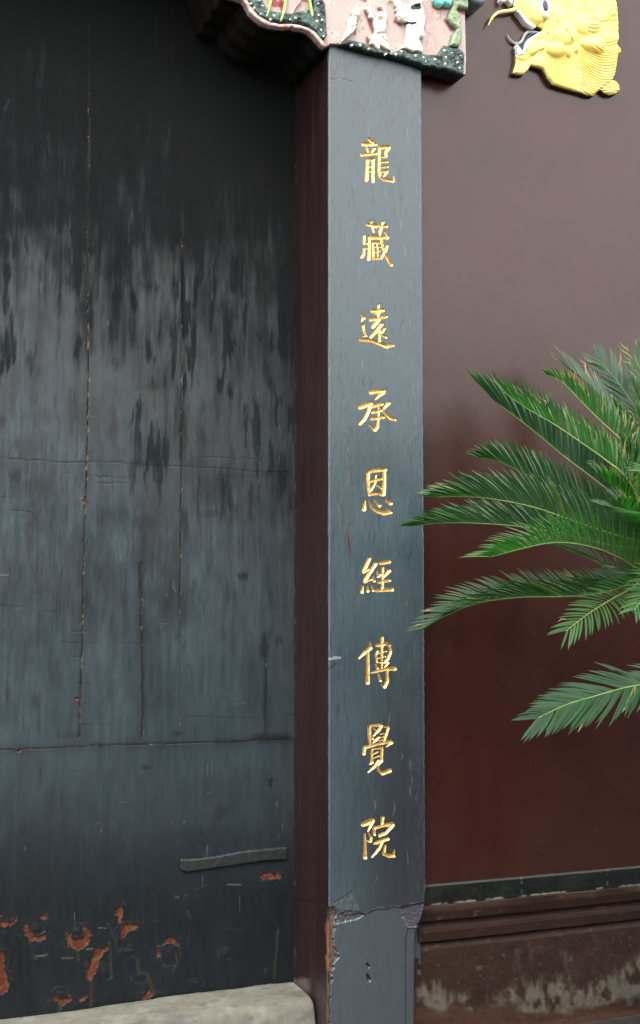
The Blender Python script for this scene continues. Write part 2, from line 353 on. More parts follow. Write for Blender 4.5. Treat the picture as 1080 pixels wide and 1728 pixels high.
# cracks and chips
for pts, wd in (([(556, 133), (563, 135), (573, 132), (590, 137), (600, 141)], .7), ([(589, 780), (593, 800), (594, 822)], .5),
                ([(625, 155), (626, 165), (624, 180)], .5), ([(692, 1625), (688, 1640)], .6), ([(653, 560 + 30), (653, 625)], .4),
                ([(594, 1504), (600, 1518), (609, 1538)], .6), ([(564, 1524), (580, 1517), (594, 1504)], .6), ([(616, 1596), (622, 1630)], .0)):
    d_ = pdist(U, Vv, pts, [wd] * len(pts)); Yf += np.clip(-d_, 0, 1) * 0.0025
holes = np.minimum(pdist(U, Vv, [(620, 1627), (623, 1632)], [2.2, 3.0]), pdist(U, Vv, [(621, 1646), (624, 1654)], [2.4, 4.0]))
Yf += np.clip(-holes, 0, 2) * 0.003
# paint map
C = full(XX.shape, (0.034, 0.056, 0.068), 0.37)
st_ = fbm(XX * 150, ZZ * 14, 61, 4); bl_ = fbm(XX * 14, ZZ * 5, 62, 4)
k_ = (0.85 + 0.3 * bl_) * (0.9 + 0.2 * st_)
C[..., :3] *= k_[..., None]
lowshade = sm(960, 1400, Vv)
C[..., :3] = mixc(C[..., :3], (0.014, 0.015, 0.022), lowshade * 0.9 * sm(560, 690, U + 10 * bl_))  # shade and plant reflection at the lower right, painted into the post colour
dk = sm(0.60, 0.80, fbm(XX * 210, ZZ * 24, 63, 5)) * 0.75 * sm(0.35, 0.6, fbm(XX * 9, ZZ * 5, 64, 3))
C[..., :3] = mixc(C[..., :3], (0.014, 0.018, 0.024), dk)
edge_d = sm(30, 5, 712 - U) * sm(0.45, 0.7, fbm(XX * 160, ZZ * 60, 65, 4)) * 0.5
C[..., :3] = mixc(C[..., :3], (0.035, 0.042, 0.05), edge_d)
C[..., 3] = 0.36 + 0.10 * (bl_ - .5) + 0.12 * (st_ - .5)
C[..., :3] = mixc(C[..., :3], (0.075, 0.085, 0.09), sm(4.0, 1.0, Rpx) * sm(0.4, 0.7, fbm(XX * 0, ZZ * 90, 66, 4)) * 0.7)
C[..., :3] = mixc(C[..., :3], (0.075, 0.085, 0.09), sm(0.005, 0.001, XX) * sm(0.45, 0.65, fbm(XX * 0, ZZ * 70, 67, 4)) * 0.6)
C[..., :3] = mixc(C[..., :3], (0.045, 0.055, 0.066), low * 0.8)
C[..., :3] = mixc(C[..., :3], (0.055, 0.047, 0.062), pu2 * (0.4 + 0.6 * fbm(XX * 160, ZZ * 160, 68, 3)))
C[..., :3] = mixc(C[..., :3], (0.075, 0.078, 0.09), dist_patch * sm(.4, .6, fbm(XX * 220, ZZ * 220, 69, 3)) * .8)
C[..., :3] = mixc(C[..., :3], (0.16, 0.18, 0.19), sm(-4, -0.5, Vv - bl) * (1 - low) * sm(0.35, 0.6, fbm(XX * 50, ZZ * 0, 70, 3)) * .55)
C[..., :3] = mixc(C[..., :3], (0.03, 0.03, 0.035), np.exp(-((Vv - bl - 1.5) / 1.6) ** 2) * .6)
eo = fbm(XX * 60, ZZ * 45, 71, 4)
ecol = mixc(np.zeros(XX.shape + (3,)) + np.array((0.05, 0.04, 0.033)), (0.13, 0.055, 0.028), sm(0.46, 0.6, eo))
C[..., :3] = C[..., :3] * (1 - expo[..., None]) + ecol * expo[..., None]
C[..., 3] = C[..., 3] * (1 - expo) + 0.85 * expo
C[..., :3] = mixc(C[..., :3], (0.02, 0.018, 0.018), sm(1, -1, holes)); 
C[..., :3] = mixc(C[..., :3], (0.012, 0.012, 0.014), sm(1.0, -1, gr) * 0.7)
for pts, ws, col in (([(585, 893), (588, 910), (591, 932)], [.4, 1.6, 1.2], (0.060, 0.004, 0.006)), ([(589, 780), (593, 800), (595, 822)], [.4, .7, .4], (0.035, 0.004, 0.007)),
                     ([(556, 133), (573, 132), (600, 141)], [.5, .6, .3], (0.10, 0.04, 0.045)), ([(670, 895), (671, 916)], [.4, .3], (0.045, 0.008, 0.012)),
                     ([(636, 742), (640, 755)], [.5, .4], (0.045, 0.015, 0.022)), ([(563, 1108), (575, 1110), (556, 1112)], [1, 1.5, 2], (0.2, 0.21, 0.23)),
                     ([(574, 1002), (580, 1008)], [.6, .6], (0.02, 0.02, 0.03)), ([(555, 1130), (566, 1120)], [1, 2], (0.02, 0.022, 0.03))):
    d_ = pdist(U, Vv, pts, ws); C[..., :3] = mixc(C[..., :3], col, sm(.6, -.4, d_))
rs = random.Random(4)
for _ in range(210):                                            # small scars, drips and flecks in the lacquer
    cx, cy = rs.uniform(560, 710), rs.uniform(90, 1500); L = rs.uniform(3, 26); 
    if rs.random() < .35: cx = rs.uniform(686, 710)
    pts = [(cx, cy), (cx + rs.uniform(-2, 2), cy + L * .5), (cx + rs.uniform(-3, 3), cy + L)]
    m = (abs(U - cx) < 8) & (Vv > cy - 6) & (Vv < cy + L + 6); ii = np.where(m)
    d_ = pdist(U[ii], Vv[ii], pts, [.2, rs.uniform(.35, 1.0), .1])
    dark = rs.random() < .75
    C[ii + (slice(0, 3),)] = mixc(C[ii + (slice(0, 3),)], (0.022, 0.026, 0.033) if dark else (0.10, 0.11, 0.115), sm(.8, -.3, d_) * rs.uniform(.3, .8))
    Yf[ii] += sm(.8, -.3, d_) * (0.0004 if dark else -0.0002)
cr2 = np.abs(fbm(XX * 34, ZZ * 9, 310, 5) - .5) * 2                # hairline craquelure running with the grain
ck = sm(.035, .004, cr2) * sm(.45, .62, fbm(XX * 8, ZZ * 4, 311, 4))
C[..., :3] = mixc(C[..., :3], (0.012, 0.016, 0.02), ck * .55); Yf += ck * .0003
wv2 = fbm(XX * 420, ZZ * 420, 312, 3); C[..., :3] *= (1 + (wv2 - .5) * .35 * sm(560, 720, Vv) * sm(1100, 950, Vv))[..., None]
# gold inside the strokes
gold = full(XX.shape, (0.82, 0.58, 0.22), 0.34)
g2 = fbm(XX * 260, ZZ * 260, 77, 3)
gold[..., :3] = mixc(gold[..., :3], (0.55, 0.27, 0.05), sm(.5, .8, g2) * .6)
gold[..., 3] = 0.26 + .2 * g2
fc = np.where(chid[:-1, :-1] >= 0, chid[:-1, :-1], -1)
allin = (chid[:-1, :-1] >= 0) & (chid[1:, 1:] >= 0) | (chid[1:, :-1] >= 0) & (chid[:-1, 1:] >= 0)
fc = np.maximum.reduce([chid[:-1, :-1], chid[1:, :-1], chid[:-1, 1:], chid[1:, 1:]])
fc = np.where(allin, fc, -1)
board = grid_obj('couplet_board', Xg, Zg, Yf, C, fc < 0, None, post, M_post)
ORD = ['topmost', 'second', 'third', 'fourth', 'fifth, middle', 'sixth', 'seventh', 'eighth', 'lowest']
for ci, (chn, _, _, _) in enumerate(CH):
    grid_obj('gold_character', Xg, Zg, Yf, gold, fc == ci, None, post, M_gold, label='gilded incised character %s, %s of the column' % (chn, ORD[ci]))
# core of the post behind its faces
xr_low = XR + 0.0035
me = box_mesh('post_core', 0.003, XR - 0.03, 0.05, 0.40, ZB, ZT - .002); 
M_core = mat_plain('post_wood', (0.03, 0.02, 0.018), (0.05, 0.03, 0.025), 0.8)
link_obj('core', me, post, M_core)
me = box_mesh('post_foot', 0.004, XR - .035, 0.012, 0.049, ZB, Zg[0] + .0); link_obj('foot', me, post, M_core)

# maroon reveal (the side of the post that faces the door opening)
Yj = np.arange(0.004, PLANE_DOOR + 0.02, 0.003); Zj = np.arange(0.25, ZT + .5, 0.004)
YY, ZJ = np.meshgrid(Yj, Zj, indexing='ij')
Uj, Vj = proj(0.0, YY, ZJ)
Xj = (fbm(YY * 30, ZJ * 4, 80, 3) - .5) * 0.003
Cj = full(YY.shape, (0.017, 0.0062, 0.0068), 0.38)
Cj[..., :3] *= (0.7 + 0.6 * fbm(YY * 60, ZJ * 3, 81, 4))[..., None]
Cj[..., 3] = 0.36 + .22 * fbm(YY * 25, ZJ * 2.5, 82, 4)
ch_ = sm(0.010, 0.002, YY + (fbm(YY * 0, ZJ * 60, 83, 4) - .5) * .012)
Cj[..., :3] = mixc(Cj[..., :3], (0.13, 0.05, 0.04), ch_ * sm(.5, .7, fbm(YY * 0, ZJ * 30, 84, 4)) * .7)
lowj = sm(1530, 1560, Vj) * sm(0.03, 0.006, YY + (fbm(YY * 40, ZJ * 40, 85, 3) - .5) * .03)
Cj[..., :3] = mixc(Cj[..., :3], (0.30, 0.12, 0.06), lowj * sm(.4, .6, fbm(YY * 50, ZJ * 30, 86, 4)) * .8)
Cj[..., :3] = mixc(Cj[..., :3], (0.11, 0.10, 0.085), sm(1648, 1656, Vj + 10 * (fbm(YY * 60, ZJ * 60, 87, 3) - .5)) * sm(.12, .18, YY) * .7)
Cj[..., :3] = mixc(Cj[..., :3], (0.04, 0.033, 0.027), sm(1650, 1680, Vj + 30 * (fbm(YY * 50, ZJ * 40, 90, 3) - .5)) * sm(.13, .06, YY) * .6)
Cj[..., :3] = mixc(Cj[..., :3], (0.07, 0.06, 0.05), sm(.255, .265, YY) * sm(.62, .75, fbm(YY * 0, ZJ * 45, 88, 4)) * .5)
jl = np.abs(Vj - np.interp(Uj, [488, 555], [1519, 1526]))
Cj[..., :3] = mixc(Cj[..., :3], (0.012, 0.006, 0.006), np.exp(-(jl / 1.2) ** 2) * .8)
Xj = Xj + np.exp(-(jl / 1.5) ** 2) * .002 + lowj * fbm(YY * 80, ZJ * 80, 89, 3) * .004
n1, n2 = YY.shape; idx = np.arange(n1 * n2).reshape(n1, n2)
V = np.stack([Xj - 0.0005, YY, ZJ], -1).reshape(-1, 3)
Q = np.stack([idx[:-1, :-1], idx[:-1, 1:], idx[1:, 1:], idx[1:, :-1]], -1).reshape(-1, 4)
link_obj('jamb', np_mesh('jamb', V, Q, Cj.reshape(-1, 4)), post, M_jamb, label='dark maroon side of the post facing the door')

# ------------------------------------------------------------------ the door
door = thing('door', 'huge weathered blue-black lacquered plank door set back beside the post', 'door')
sx1, sx2 = on(148, 700, PLANE_DOOR)[0], on(307, 700, PLANE_DOOR)[0]
xl = on(-40, 900, PLANE_DOOR)[0]
zb_, zt_ = 0.30, 4.3
XD = np.unique(np.concatenate([np.arange(xl, 0.02, 0.0026), [sx1, sx2]])); XD = XD[np.insert(np.diff(XD) > 4e-4, 0, True)]
i1, i2 = int(np.argmin(abs(XD - sx1))), int(np.argmin(abs(XD - sx2)))
ZD = np.concatenate([np.arange(zb_, 3.45, 0.0028), np.arange(3.46, zt_, 0.03)])
XX, ZZ = np.meshgrid(XD, ZD, indexing='ij')
U, Vv = proj(XX, PLANE_DOOR, ZZ)
wob = lambda s, f=30: (fbm(XX * 0 + s, ZZ * f, s, 4) - .5)
D = (fbm(XX * 7, ZZ * 3, 101, 3) - .5) * 0.003
C = full(XX.shape, (0.0245, 0.0380, 0.0450), 0.42)
big = fbm(XX * 5, ZZ * 3.2, 102, 4); stv = fbm(XX * 42, ZZ * 3.2, 103, 4); fine = fbm(XX * 130, ZZ * 12, 104, 4)
m1 = fbm(XX * 60, ZZ * 7, 301, 5); m2 = fbm(XX * 210, ZZ * 26, 302, 4); m3 = fbm(XX * 15, ZZ * 11, 303, 5); m4 = fbm(XX * 330, ZZ * 11, 304, 3)
wz = sm(230, 420, Vv) * sm(1230, 900, Vv)
C[..., :3] *= ((0.78 + .44 * big) * (0.84 + .32 * fine) * (1 + (m1 - .5) * (.35 + .8 * wz)) * (1 + (m2 - .5) * (.25 + .5 * wz)) * (1 + (m3 - .5) * (.4 + .9 * wz)) * (1 - .28 * wz * sm(.60, .72, m4)))[..., None]
# darker, rougher zone at the top and upper right, streaky lower border
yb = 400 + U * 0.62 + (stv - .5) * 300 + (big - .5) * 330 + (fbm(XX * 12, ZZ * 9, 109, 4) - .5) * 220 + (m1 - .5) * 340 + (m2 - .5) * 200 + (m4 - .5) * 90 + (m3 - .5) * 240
topdark = sm(380, -330, Vv - yb)
right_dark = sm(425, 500, U + (stv - .5) * 40) * sm(1000, 560, Vv) * 0.8
grn = (0.0155, 0.0200, 0.0195)
C[..., :3] = mixc(C[..., :3], grn, sm(330, 0, Vv - yb) * .5)
C[..., :3] = mixc(C[..., :3], (0.0085, 0.0087, 0.0090), np.maximum(topdark * 0.95, right_dark))
# dark run-off streaks in the weathered zone
run = sm(0.50, 0.64, fbm(XX * 48, ZZ * 7, 105, 5) + (m2 - .5) * .16) * sm(0.42, 0.58, fbm(XX * 9, ZZ * 4.0, 106, 4)) * sm(1150, 650, Vv) * sm(250, 420, Vv)
C[..., :3] = mixc(C[..., :3], (0.010, 0.0115, 0.0125), run * .5)
lt = sm(0.55, .8, fbm(XX * 30, ZZ * 5, 107, 4)) * sm(300, 420, Vv) * sm(800, 560, Vv) * .2
C[..., :3] = mixc(C[..., :3], (0.045, 0.054, 0.06), lt * (1 - topdark))
smk = sm(.50, .72, fbm(XX * 13, ZZ * 8, 340, 5) + (m1 - .5) * .18) * sm(300, 480, Vv) * sm(1150, 900, Vv)
C[..., :3] = mixc(C[..., :3], (0.012, 0.0145, 0.0155), smk * .55)
# colour gets darker towards the bottom of the door
lowdark = sm(1240, 1560, Vv + (big - .5) * 160 + (fine - .5) * 50)
C[..., :3] = mixc(C[..., :3], (0.0030, 0.0052, 0.0075), lowdark * .95)
C[..., :3] = mixc(C[..., :3], (0.03, 0.035, 0.03), sm(40, 0, 487 - U + (fine - .5) * 30) * sm(850, 950, Vv) * sm(1500, 1300, Vv) * .25)
C[..., 3] = 0.42 + 0.16 * (fine - .5) + .20 * (big - .5) + 0.42 * np.maximum(topdark, right_dark) + .34 * run
bs = [  # blots: x, y, half width, half height, strength
 (250, 652, 26, 9, .9), (262, 640, 40, 16, .3), (192, 712, 7, 34, .8), (310, 724, 8, 30, .9), (307, 600, 6, 60, .5), (24, 640, 9, 70, .6), (68, 575, 9, 50, .75), (60, 530, 12, 30, .5), (120, 690, 5, 46, .8),
 (2, 712, 8, 14, .8), (160, 560, 7, 60, .6), (148, 540, 8, 60, .5), (240, 690, 10, 16, .5), (343, 683, 5, 14, .5), (368, 700, 4, 22, .5), (388, 640, 4, 90, .5), (410, 972, 10, 7, .95), (411, 990, 4, 18, .35),
 (245, 880, 24, 11, .75), (243, 915, 8, 50, .6), (237, 975, 5, 34, .8), (240, 1040, 5, 60, .6), (427, 842, 13, 13, .7), (360, 868, 18, 7, .65), (392, 860, 14, 8, .4), (425, 600, 30, 60, .35), (335, 780, 14, 8, .5),
 (56, 868, 11, 24, .6), (50, 905, 6, 40, .4), (63, 930, 4, 44, .35), (445, 1090, 9, 20, .6), (470, 1080, 8, 11, .6), (448, 1170, 4, 60, .5), (12, 1172, 3, 16, .6), (62, 1180, 9, 13, .5), (66, 1215, 4, 30, .35),
 (245, 1295, 9, 5, .6), (457, 1316, 8, 5, .9), (455, 1322, 4, 8, .9), (418, 802, 60, 4, .4), (455, 1245, 30, 8, .7), (300, 1238, 12, 5, .6), (372, 1370, 14, 14, .45), (122, 1240, 30, 8, .3), (145, 1012, 9, 10, .4),
 (200, 320, 40, 90, .0), (350, 1415, 60, 22, .35), (195, 470, 14, 40, .5), (100, 455, 10, 50, .5), (225, 540, 10, 60, .5), (205, 600, 12, 14, .5), (8, 560, 12, 60, .4), (352, 760, 14, 60, .25)]
for bx, by, rx, ry, s_ in bs:
    m = (abs(U - bx) < rx * 3 + 8) & (abs(Vv - by) < ry * 3 + 8); ii = np.where(m)
    q = np.sqrt(((U[ii] - bx) / rx) ** 2 + ((Vv[ii] - by) / ry) ** 2) + (fbm(XX[ii] * 120, ZZ[ii] * 50, int(bx), 4) - .5) * 1.5
    C[ii + (slice(0, 3),)] = mixc(C[ii + (slice(0, 3),)], (0.006, 0.0065, 0.008), sm(1.35, .35, q) * s_)
# seams between the planks and joints across them
def seam(pts, wd, depth, col, s_, flake=0.0, reg=None, halo=0.4, hw=7):
    global D, C
    d_ = pdist(U + wob(s_ * 3 + 1, 45) * 4 if abs(pts[0][0] - pts[-1][0]) < 60 else U, Vv if abs(pts[0][0] - pts[-1][0]) < 60 else Vv + (fbm(XX * 45, ZZ * 0, s_, 4) - .5) * 3, pts, [wd] * len(pts))
    D = D + np.clip(sm(.9, -.7, d_), 0, 1) * depth
    ha = np.exp(-np.clip(d_, 0, 99) / hw) * halo * (0.3 + 1.2 * fbm(XX * 25, ZZ * 12, s_ + 5, 3))
    C[..., :3] = mixc(C[..., :3], (0.006, 0.0065, 0.007), np.clip(ha, 0, 1))
    C[..., :3] = mixc(C[..., :3], col, sm(.9, -.6, d_))
    if flake:
        fl = sm(1 - flake - .06, 1 - flake, fbm(XX * 130, ZZ * 60, s_ + 9, 4)) * sm(1.1, -.2, d_)
        C[..., :3] = mixc(C[..., :3], (0.14, 0.10, 0.065), fl * .8)
seam([(151, 40), (150, 200), (148, 330), (148, 430)], .6, .0006, (0.018, 0.018, 0.015), 3, .28, halo=0.0)
seam([(149, 420), (149, 560), (150, 640), (146, 790), (143, 900), (140, 1000), (139, 1100), (136, 1180), (133, 1245)], .8, .0035, (0.008, 0.007, 0.006), 4, .36, halo=.6)
seam([(310, 180), (308, 400)], .5, .0004, (0.012, 0.012, 0.011), 5, .2, halo=0.0)
seam([(308, 400), (308, 560), (306, 700), (307, 790), (305, 900), (304, 1000)], .6, .0025, (0.007, 0.007, 0.007), 6, .27, halo=.5)
seam([(304, 1000), (304, 1120), (302, 1240)], .3, .0008, (0.018, 0.02, 0.02), 7, .27, halo=.15)
seam([(238, 950), (239, 1050), (241, 1150), (240, 1245)], .7, .0025, (0.006, 0.006, 0.007), 8, .25, halo=.6)
seam([(448, 1070), (450, 1160), (448, 1245)], .4, .0012, (0.008, 0.008, 0.008), 9, .22, halo=.4)
seam([(-40, 771), (0, 773), (70, 778), (145, 781), (165, 779), (300, 787), (380, 791), (430, 796), (490, 796)], .25, .0012, (0.006, 0.006, 0.007), 10, 0, halo=.45, hw=3)
seam([(-40, 1268), (0, 1266), (100, 1262), (200, 1257), (300, 1254), (400, 1251), (490, 1247)], .45, .0016, (0.005, 0.006, 0.006), 11, .22, halo=.7, hw=6)
for x0, y0, L in ((160, 805, 60), (165, 815, 80), (0, 840, 30), (20, 862, 50), (0, 1022, 45), (70, 1032, 25), (145, 1085, 20), (105, 1083, 36), (340, 772, 90), (120, 1108, 30), (140, 1222, 60), (50, 1000, 20), (200, 1085, 40), (320, 1210, 120), (130, 1155, 30), (120, 1065, 30)):
    d_ = pdist(U, Vv + (fbm(XX * 60, ZZ * 0, y0, 3) - .5) * 5, [(x0, y0), (x0 + L, y0 + 2)], [.45, .1])
    C[..., :3] = mixc(C[..., :3], (0.007, 0.007, 0.008), sm(.7, -.2, d_) * .7); D = D + sm(.7, -.3, d_) * .0008
# lacquer broken off over nail heads: red filler showing, with the torn rim standing out
RUST = [([(3, 1558), (10, 1560), (22, 1556), (28, 1551)], [4, 4, 1.2, 1]), ([(43, 1562), (46, 1573), (53, 1581), (62, 1584), (73, 1580)], [3.5, 5, 4.5, 4, 3.2]), ([(73, 1549), (80, 1546)], [3, 2]),
 ([(117, 1580), (121, 1591), (132, 1599), (143, 1591), (148, 1577), (143, 1563)], [4.5, 5.5, 5, 6, 5, 3]), ([(132, 1590)], [7]), ([(203, 1532), (201, 1541), (202, 1552)], [3.5, 5, 4]), ([(213, 1562), (209, 1575)], [4, 5.5]), ([(216, 1566), (228, 1562)], [4.5, 4]),
 ([(180, 1600), (168, 1607), (160, 1624), (153, 1640), (150, 1650)], [3, 5.5, 6, 7, 4]), ([(0, 1612), (1, 1640), (6, 1663), (2, 1668)], [5, 7, 9, 8]), ([(94, 1684), (103, 1692), (115, 1686)], [3, 4.5, 4.5]), ([(136, 1688), (148, 1680)], [2.5, 2]),
 ([(277, 1592), (286, 1586), (298, 1592)], [2.5, 4, 4]), ([(243, 1684), (252, 1678)], [3, 4.5]), ([(444, 1479), (456, 1477), (470, 1479)], [4, 5.5, 3]), ([(300, 1513)], [3]), ([(314, 1508)], [1.6]), ([(266, 1610)], [3]), ([(131, 1178), (136, 1180)], [3, 3]), ([(143, 838), (143, 846)], [2, 3]), ([(28, 1266), (33, 1266)], [1.4, 1.6]), ([(1, 1545)], [2])]
dr = np.full(U.shape, 1e9)
wv = U + (fbm(XX * 130, ZZ * 130, 120, 4) - .5) * 9; wy = Vv + (fbm(XX * 130, ZZ * 130, 121, 4) - .5) * 9
for pts, ws in RUST: dr = np.minimum(dr, pdist(wv, wy, pts, ws))
D += sm(1.0, -1.0, dr) * .0022 - np.exp(-((dr - 1.4) / 1.0) ** 2) * .0009 + sm(0, -3, dr) * (fbm(XX * 220, ZZ * 220, 122, 3) - .5) * .003
rc = mixc(np.zeros(U.shape + (3,)) + np.array((0.080, 0.022, 0.012)), (0.13, 0.050, 0.028), sm(.45, .7, fbm(XX * 130, ZZ * 130, 123, 3)))
rm_ = sm(.6, -.6, dr)[..., None]
C[..., :3] = C[..., :3] * (1 - rm_) + rc * rm_; C[..., 3] = C[..., 3] * (1 - rm_[..., 0]) + .85 * rm_[..., 0]
nearr = np.exp(-np.clip(dr, 0, 99) / 9)
crk = np.abs(fbm(XX * 55, ZZ * 55, 140, 4) - .5) * 2
C[..., :3] = mixc(C[..., :3], (0.05, 0.04, 0.03), sm(.05, .01, crk) * nearr * .8)
C[..., :3] = mixc(C[..., :3], (0.10, 0.045, 0.03), sm(.74, .80, fbm(XX * 260, ZZ * 260, 141, 3)) * nearr)
for (rx, ry, rr, sq) in ((63, 1566, 15, .9), (129, 1571, 14, .8), (102, 1678, 13, .9), (208, 1575, 14, .9), (286, 1610, 17, 1.3), (216, 1606, 14, .7), (178, 1640, 13, 1.2), (236, 1648, 14, .8), (330, 1660, 14, .5), (62, 1620, 12, .6), (380, 1610, 12, .8), (260, 1680, 14, .6), (455, 1640, 10, 1), (9, 1560, 12, .6)):
    q = np.hypot(U - rx, (Vv - ry) / sq) + (fbm(XX * 60, ZZ * 60, int(rx), 3) - .5) * 6
    ringm = np.exp(-((q - rr) / 1.5) ** 2)
    D -= ringm * .0014 * sm(.35, .6, fbm(XX * 25, ZZ * 25, 131, 3)) + np.exp(-(q / 7.0) ** 2) * .0022
    C[..., :3] = mixc(C[..., :3], (0.028, 0.03, 0.022), ringm * sm(.5, .7, fbm(XX * 50, ZZ * 50, 130, 3)) * .8)
for pts, w_, c_ in (([(131, 1603), (132, 1622)], 2, 0), ([(154, 1655), (154, 1700)], 2.8, 0), ([(102, 1697), (102, 1712)], 3, 0), ([(185, 1590), (187, 1620), (188, 1650)], 2, 0), ([(232, 1620), (234, 1640), (250, 1645), (257, 1668)], 2.6, 0), ([(296, 1610), (300, 1625), (292, 1640)], 1.5, 0),
                   ([(104, 1617), (124, 1616)], .7, 1), ([(147, 1602), (155, 1601)], 1.2, 1), ([(62, 1614), (80, 1611)], .7, 1), ([(384, 1493), (406, 1493)], .8, 1), ([(330, 1503), (350, 1493)], .6, 2), ([(166, 1566), (178, 1566)], .6, 1), ([(256, 1555), (270, 1555)], .6, 2), ([(372, 1569), (415, 1569)], .5, 2),
                   ([(316, 1538), (320, 1548)], 2, 0), ([(24, 1358), (26, 1378), (29, 1400)], 1.0, 2), ([(203, 1356), (212, 1355)], 1, 2), ([(300, 1325), (302, 1340)], .6, 2), ([(171, 1400), (171, 1404)], .7, 1), ([(290, 1385), (290, 1388)], .6, 1), ([(310, 1385), (310, 1388)], .6, 1), ([(477, 1390), (477, 1398)], .5, 1), ([(467, 1355), (467, 1362)], .5, 1), ([(350, 1338), (356, 1338)], .6, 1),
                   ([(0, 971), (14, 971)], .7, 1), ([(281, 1005), (282, 1005)], .8, 1), ([(271, 1058), (272, 1060)], .7, 1), ([(293, 980), (292, 990), (297, 1000)], .6, 1), ([(183, 1560), (196, 1590)], 2.2, 3), ([(470, 1570), (463, 1650)], 2, 0), ([(15, 170), (8, 185)], 2.2, 2), ([(81, 225), (84, 262)], 1.5, 2), ([(308, 360), (309, 400)], 1.5, 2), ([(152, 200), (151, 290)], 1.2, 2)):
    colr = [(0.032, 0.027, 0.013), (0.10, 0.088, 0.062), (0.026, 0.028, 0.028), (0.025, 0.025, 0.021)][c_]
    d_ = pdist(wv * .4 + U * .6, Vv, pts, [w_] * len(pts)); C[..., :3] = mixc(C[..., :3], colr, sm(.9, -.7, d_) * (.85 if c_ == 1 else .5))
    D -= sm(.8, -.8, d_) * .0008
rs = random.Random(11)
for _ in range(150):
    cx, cy = rs.uniform(0, 485), rs.uniform(420, 1650); L = rs.uniform(2, 26); an = 0 if rs.random() < .25 else 1
    pts = [(cx, cy), (cx + (rs.uniform(-2, 2) if an else L), cy + (L if an else rs.uniform(-2, 2)))]
    m = (abs(U - cx) < 32) & (abs(Vv - cy) < 34); ii = np.where(m)
    d_ = pdist(U[ii], Vv[ii], pts, [rs.uniform(.2, .9), .1])
    dk2 = rs.random() < .8
    C[ii + (slice(0, 3),)] = mixc(C[ii + (slice(0, 3),)], (0.006, 0.0065, 0.007) if dk2 else (0.07, 0.075, 0.075), sm(.8, -.2, d_) * rs.uniform(.3, .75))
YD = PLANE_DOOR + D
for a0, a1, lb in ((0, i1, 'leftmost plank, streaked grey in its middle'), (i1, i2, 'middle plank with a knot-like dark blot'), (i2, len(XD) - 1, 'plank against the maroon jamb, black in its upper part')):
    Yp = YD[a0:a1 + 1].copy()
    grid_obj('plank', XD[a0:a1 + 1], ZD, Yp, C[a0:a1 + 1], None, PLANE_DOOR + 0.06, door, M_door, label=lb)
# planks further left, outside the picture
xk = xl
for k in range(4):
    x1_ = xk - 0.004; x0_ = xk - 0.26
    Xo = np.linspace(x0_, x1_, 12); Zo = np.linspace(zb_, zt_, 60)
    A, B = np.meshgrid(Xo, Zo, indexing='ij')
    Co = full(A.shape, (0.035, 0.042, 0.045), .48); Co[..., :3] *= (0.5 + fbm(A * 30, B * 3, 140 + k, 3))[..., None]
    grid_obj('plank', Xo, Zo, PLANE_DOOR + (fbm(A * 8, B * 3, 150, 3) - .5) * .003, Co, None, PLANE_DOOR + .06, door, M_door)
    xk = x0_
# raised strip near the jamb
SP = [(303, 1449), (330, 1448), (363, 1444), (404, 1436), (441, 1432), (484, 1428), (485, 1451), (446, 1453), (400, 1460), (363, 1465), (330, 1470), (311, 1472), (303, 1467)]
def relief(name, P, Y0, hmax, edge, colf, mat, parent, back, h=0.0013, extra=None, bumpn=0.0, **props):
    """moulded piece: outline P (photo pixels on plane Y0), rounded edge, own height above the plane"""
    W = [on(p[0], p[1], Y0) for p in P]; P2 = [(q[0], q[2]) for q in W]
    xs = [p[0] for p in P2]; zs = [p[1] for p in P2]
    X = np.arange(min(xs) - h, max(xs) + 2 * h, h); Z = np.arange(min(zs) - h, max(zs) + 2 * h, h)
    A, B = np.meshgrid(X, Z, indexing='ij')
    ins = inside(A, B, P2); dd = pdist(A, B, P2 + [P2[0]]); dd = np.where(ins, dd, 0)
    t = np.clip(dd / edge, 0, 1); H = hmax * np.sqrt(np.clip(1 - (1 - t) ** 2, 0, 1)) 
    u, v = proj(A, Y0, B)
    if extra is not None: H = H + extra(u, v, A, B, t)
    if bumpn: H = H + (fbm(A * 90, B * 90, int(abs(P[0][0])), 3) - .5) * bumpn * np.minimum(1, t * 2)
    Cc = colf(u, v, A, B, t)
    kf = ins[:-1, :-1] & ins[1:, :-1] & ins[:-1, 1:] & ins[1:, 1:]
    return grid_obj(name, X, Z, Y0 - H, Cc, kf, back, parent, mat, **props)
def col_strip(u, v, A, B, t):
    c = full(A.shape, (0.014, 0.018, 0.018), .5)
    c[..., :3] = mixc(c[..., :3], (0.05, 0.05, 0.04), sm(.6, .0, t) * sm(.4, .7, fbm(A * 60, B * 60, 160, 3)) * .7)
    return c
relief('batten', SP, PLANE_DOOR, 0.009, 0.006, col_strip, M_door, door, PLANE_DOOR + .005, h=.0018, bumpn=.002, label='raised lacquered strip low on the door')

